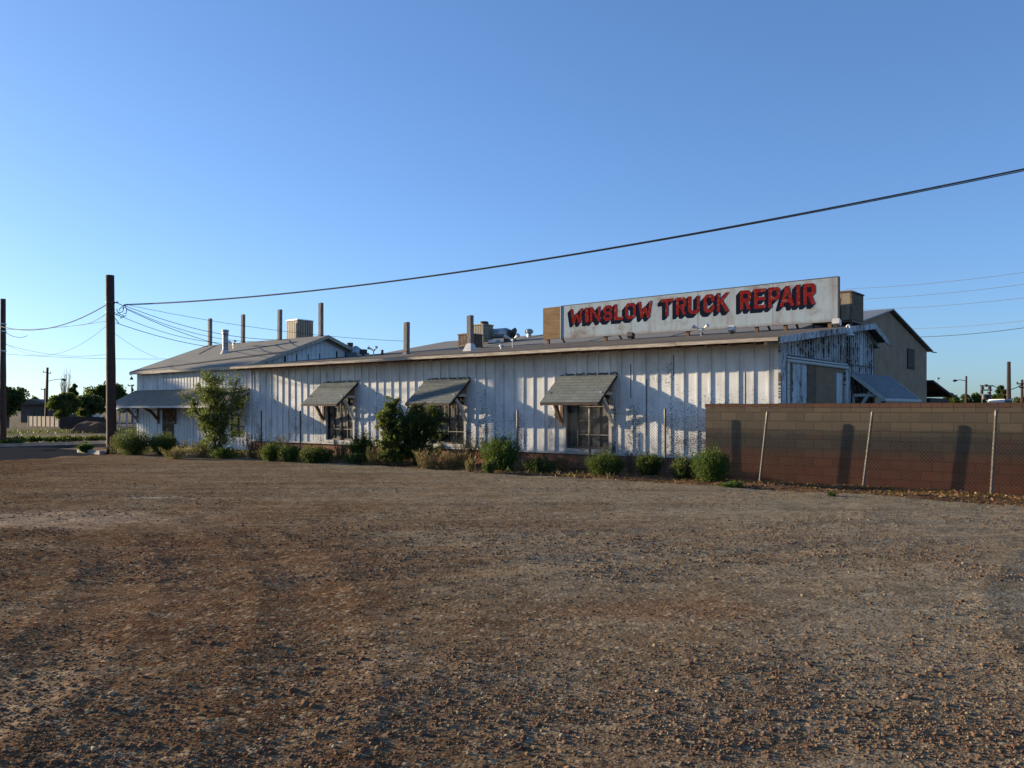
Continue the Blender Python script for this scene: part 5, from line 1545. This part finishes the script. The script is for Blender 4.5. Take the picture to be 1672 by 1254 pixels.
mb = MB(); mb.box((X(191,80),80,zz(671,80)),(X(218,80),84,zz(668,80))); mb.build('roof', M['pale_wall'], cn)
for q in (193, 205, 216): mb = MB(); mb.box((X(q,80),80.1,0),(X(q,80)+.12,80.22,zz(671.1,80))); mb.build('post', M['galv'], cn)

# ------------------------------------------------------------------ FAR RIGHT
far_pole(1531, 617, 668, 120, .05, 'very thin distant mast right of the barn', ((618,-.2,.2,.12,0),), 'light_mast', 'mast', mat='galv')
o = far_pole(1577, 614, 668, 75, .10, 'wooden street lamp pole beyond the block wall', (), 'street_lamp', 'street lamp', lean=.01)
mb = MB(); mb.tube([at(1576.5,622,75),at(1568,620.5,74.8),at(1561,621,74.6)], .03, 5); mb.build('arm', M['galv'], o2 := o) if False else None
ar = MB(); ar.tube([at(1577,622,75),at(1568,620.2,74.9),at(1561,621,74.8)], .03, 5); ar.tube([at(1563,621,74.8),at(1559,621.6,74.8),at(1556,622,74.8)], [.05,.12,.06], 8)
bb = ar.build('lamp_arm', M['dark_metal'], o)
far_pole(1647.3, 590.5, 660, 60, .15, 'tall stout pole near the right picture edge', (), lean=-.0)
o = far_pole(1669, 620, 660, 66, .12, 'pole with a transformer at the very right edge', ((627,-.5,.5,.05,0),(633,-.3,.4,.05,0)))
# substation frame
sb = thing('transformer_rack', 'steel transformer rack with wires above the block wall', 'transformer rack', at(1611,668,64)[:2]+(0,), 'W')
mb = MB()
for px in (1604, 1617): mb.tube([(X(px,64),64,0),(X(px,64),64,zz(630,64))], .06, 6)
for py, a, b in ((630,1600,1622),(637,1601,1620),(645,1603,1619)): mb.tube([at(a,py,64),at(b,py,64)], .05, 5)
mb.build('frame', M['dark_metal'], sb)
for px, py in ((1604,633),(1610,629),(1616,633),(1603,640),(1615,641)):
    mb = MB(); mb.tube([at(px,py+2.5,63.8),at(px,py-1.5,63.8)], .12, 8); mb.build('insulator', M['cooler_in'], sb)
for px in (1608, 1613): mb = MB(); mb.tube([at(px,652,63.6),at(px,644,63.6)], .22, 10); mb.build('transformer_can', M['dark_metal'], sb)
wire(at(1622,630,64), at(1668,628,66), .35, .03, 'drooping line from the transformer rack to the right edge pole')
GTR = 'trees along the horizon behind the block wall'
for i, (a, b, c, m_, Y, l) in enumerate(((1536,1572,640,'leaf_grey',85,'pale bushy tree just right of the barn'),(1566,1592,643,'leaf_green',95,'green tree right behind the lamp pole'),(1586,1612,641,'leaf_bright',95,'bright green tree left of the transformer rack'),(1612,1640,645,'leaf_green',100,'green tree between the rack and the conifer'),(1650,1700,643,'leaf_grey',90,'grey green tree at the right picture edge'))):
    tree(l, a, b, c, 668, Y, 1800, 90+i, m_, .42, group=GTR, low=.45)
tree('small dark conifer near the tall pole', 1627, 1644, 630, 668, 70, 1500, 99, 'leaf_dark', .3, name='conifer', lobes=7, low=.4)
car(1634, 1660, 651.5, 50, M['truck_white'], 'white vehicle roof peeping above the block wall')

# two unseen poplars added left of the frame to shade wing and long wall
for ss, tt_, hh_, l in ((69.0, -10.4, 11.7, 'tall slim tree added outside the picture to shade the wing, nearer the shop'), (71.5, -12.1, 12.3, 'tall slim tree added outside the picture to shade the wing, farther one')):
    p = b2w(-ss, tt_)
    pxc = 836+p[0]/p[1]*1370; hw = 1.25/p[1]*1370
    tree(l, pxc-hw, pxc+hw, 668-(hh_-EYE)*1370/p[1], 690, p[1], 5200, int(ss), 'leaf_green', .42, name='added_poplar', lobes=12, low=.25)
# low growth between the bushes
def low_weeds():
    rg = np.random.RandomState(77); n = 15000
    r = -27+rg.rand(n)*24; t = -2.75+rg.rand(n)**1.1*1.9
    den = fbm(r, t, 1.1, 3, 61); ok = rg.rand(n) < np.clip((den-.42)*5, 0, 1)*np.where(r > -12, .10, 1)
    r, t = r[ok], t[ok]; n = len(r)
    P = np.stack([C0.x+BR.x*r+BT.x*t, C0.y+BR.y*r+BT.y*t, bed_h(r, t)], -1)
    D = rg.randn(n,3)*.45; D[:,2] = 1; h = .07+.13*rg.rand(n)
    dry = fbm(r, t, .7, 2, 66) > .5
    for k, m_, l in ((dry, 'straw', 'dry blond grass growing thinly between the bushes'), (~dry, 'leaf_grey', 'low green weeds growing thinly between the bushes')):
        o = leaves_mesh('ground_weeds', P[k], D[k], h[k], h[k]*.2, M[m_], rg.rand(k.sum()), None, (0,0,0))
        struct(o, 'stuff'); tag(o, l, 'weeds')
low_weeds()
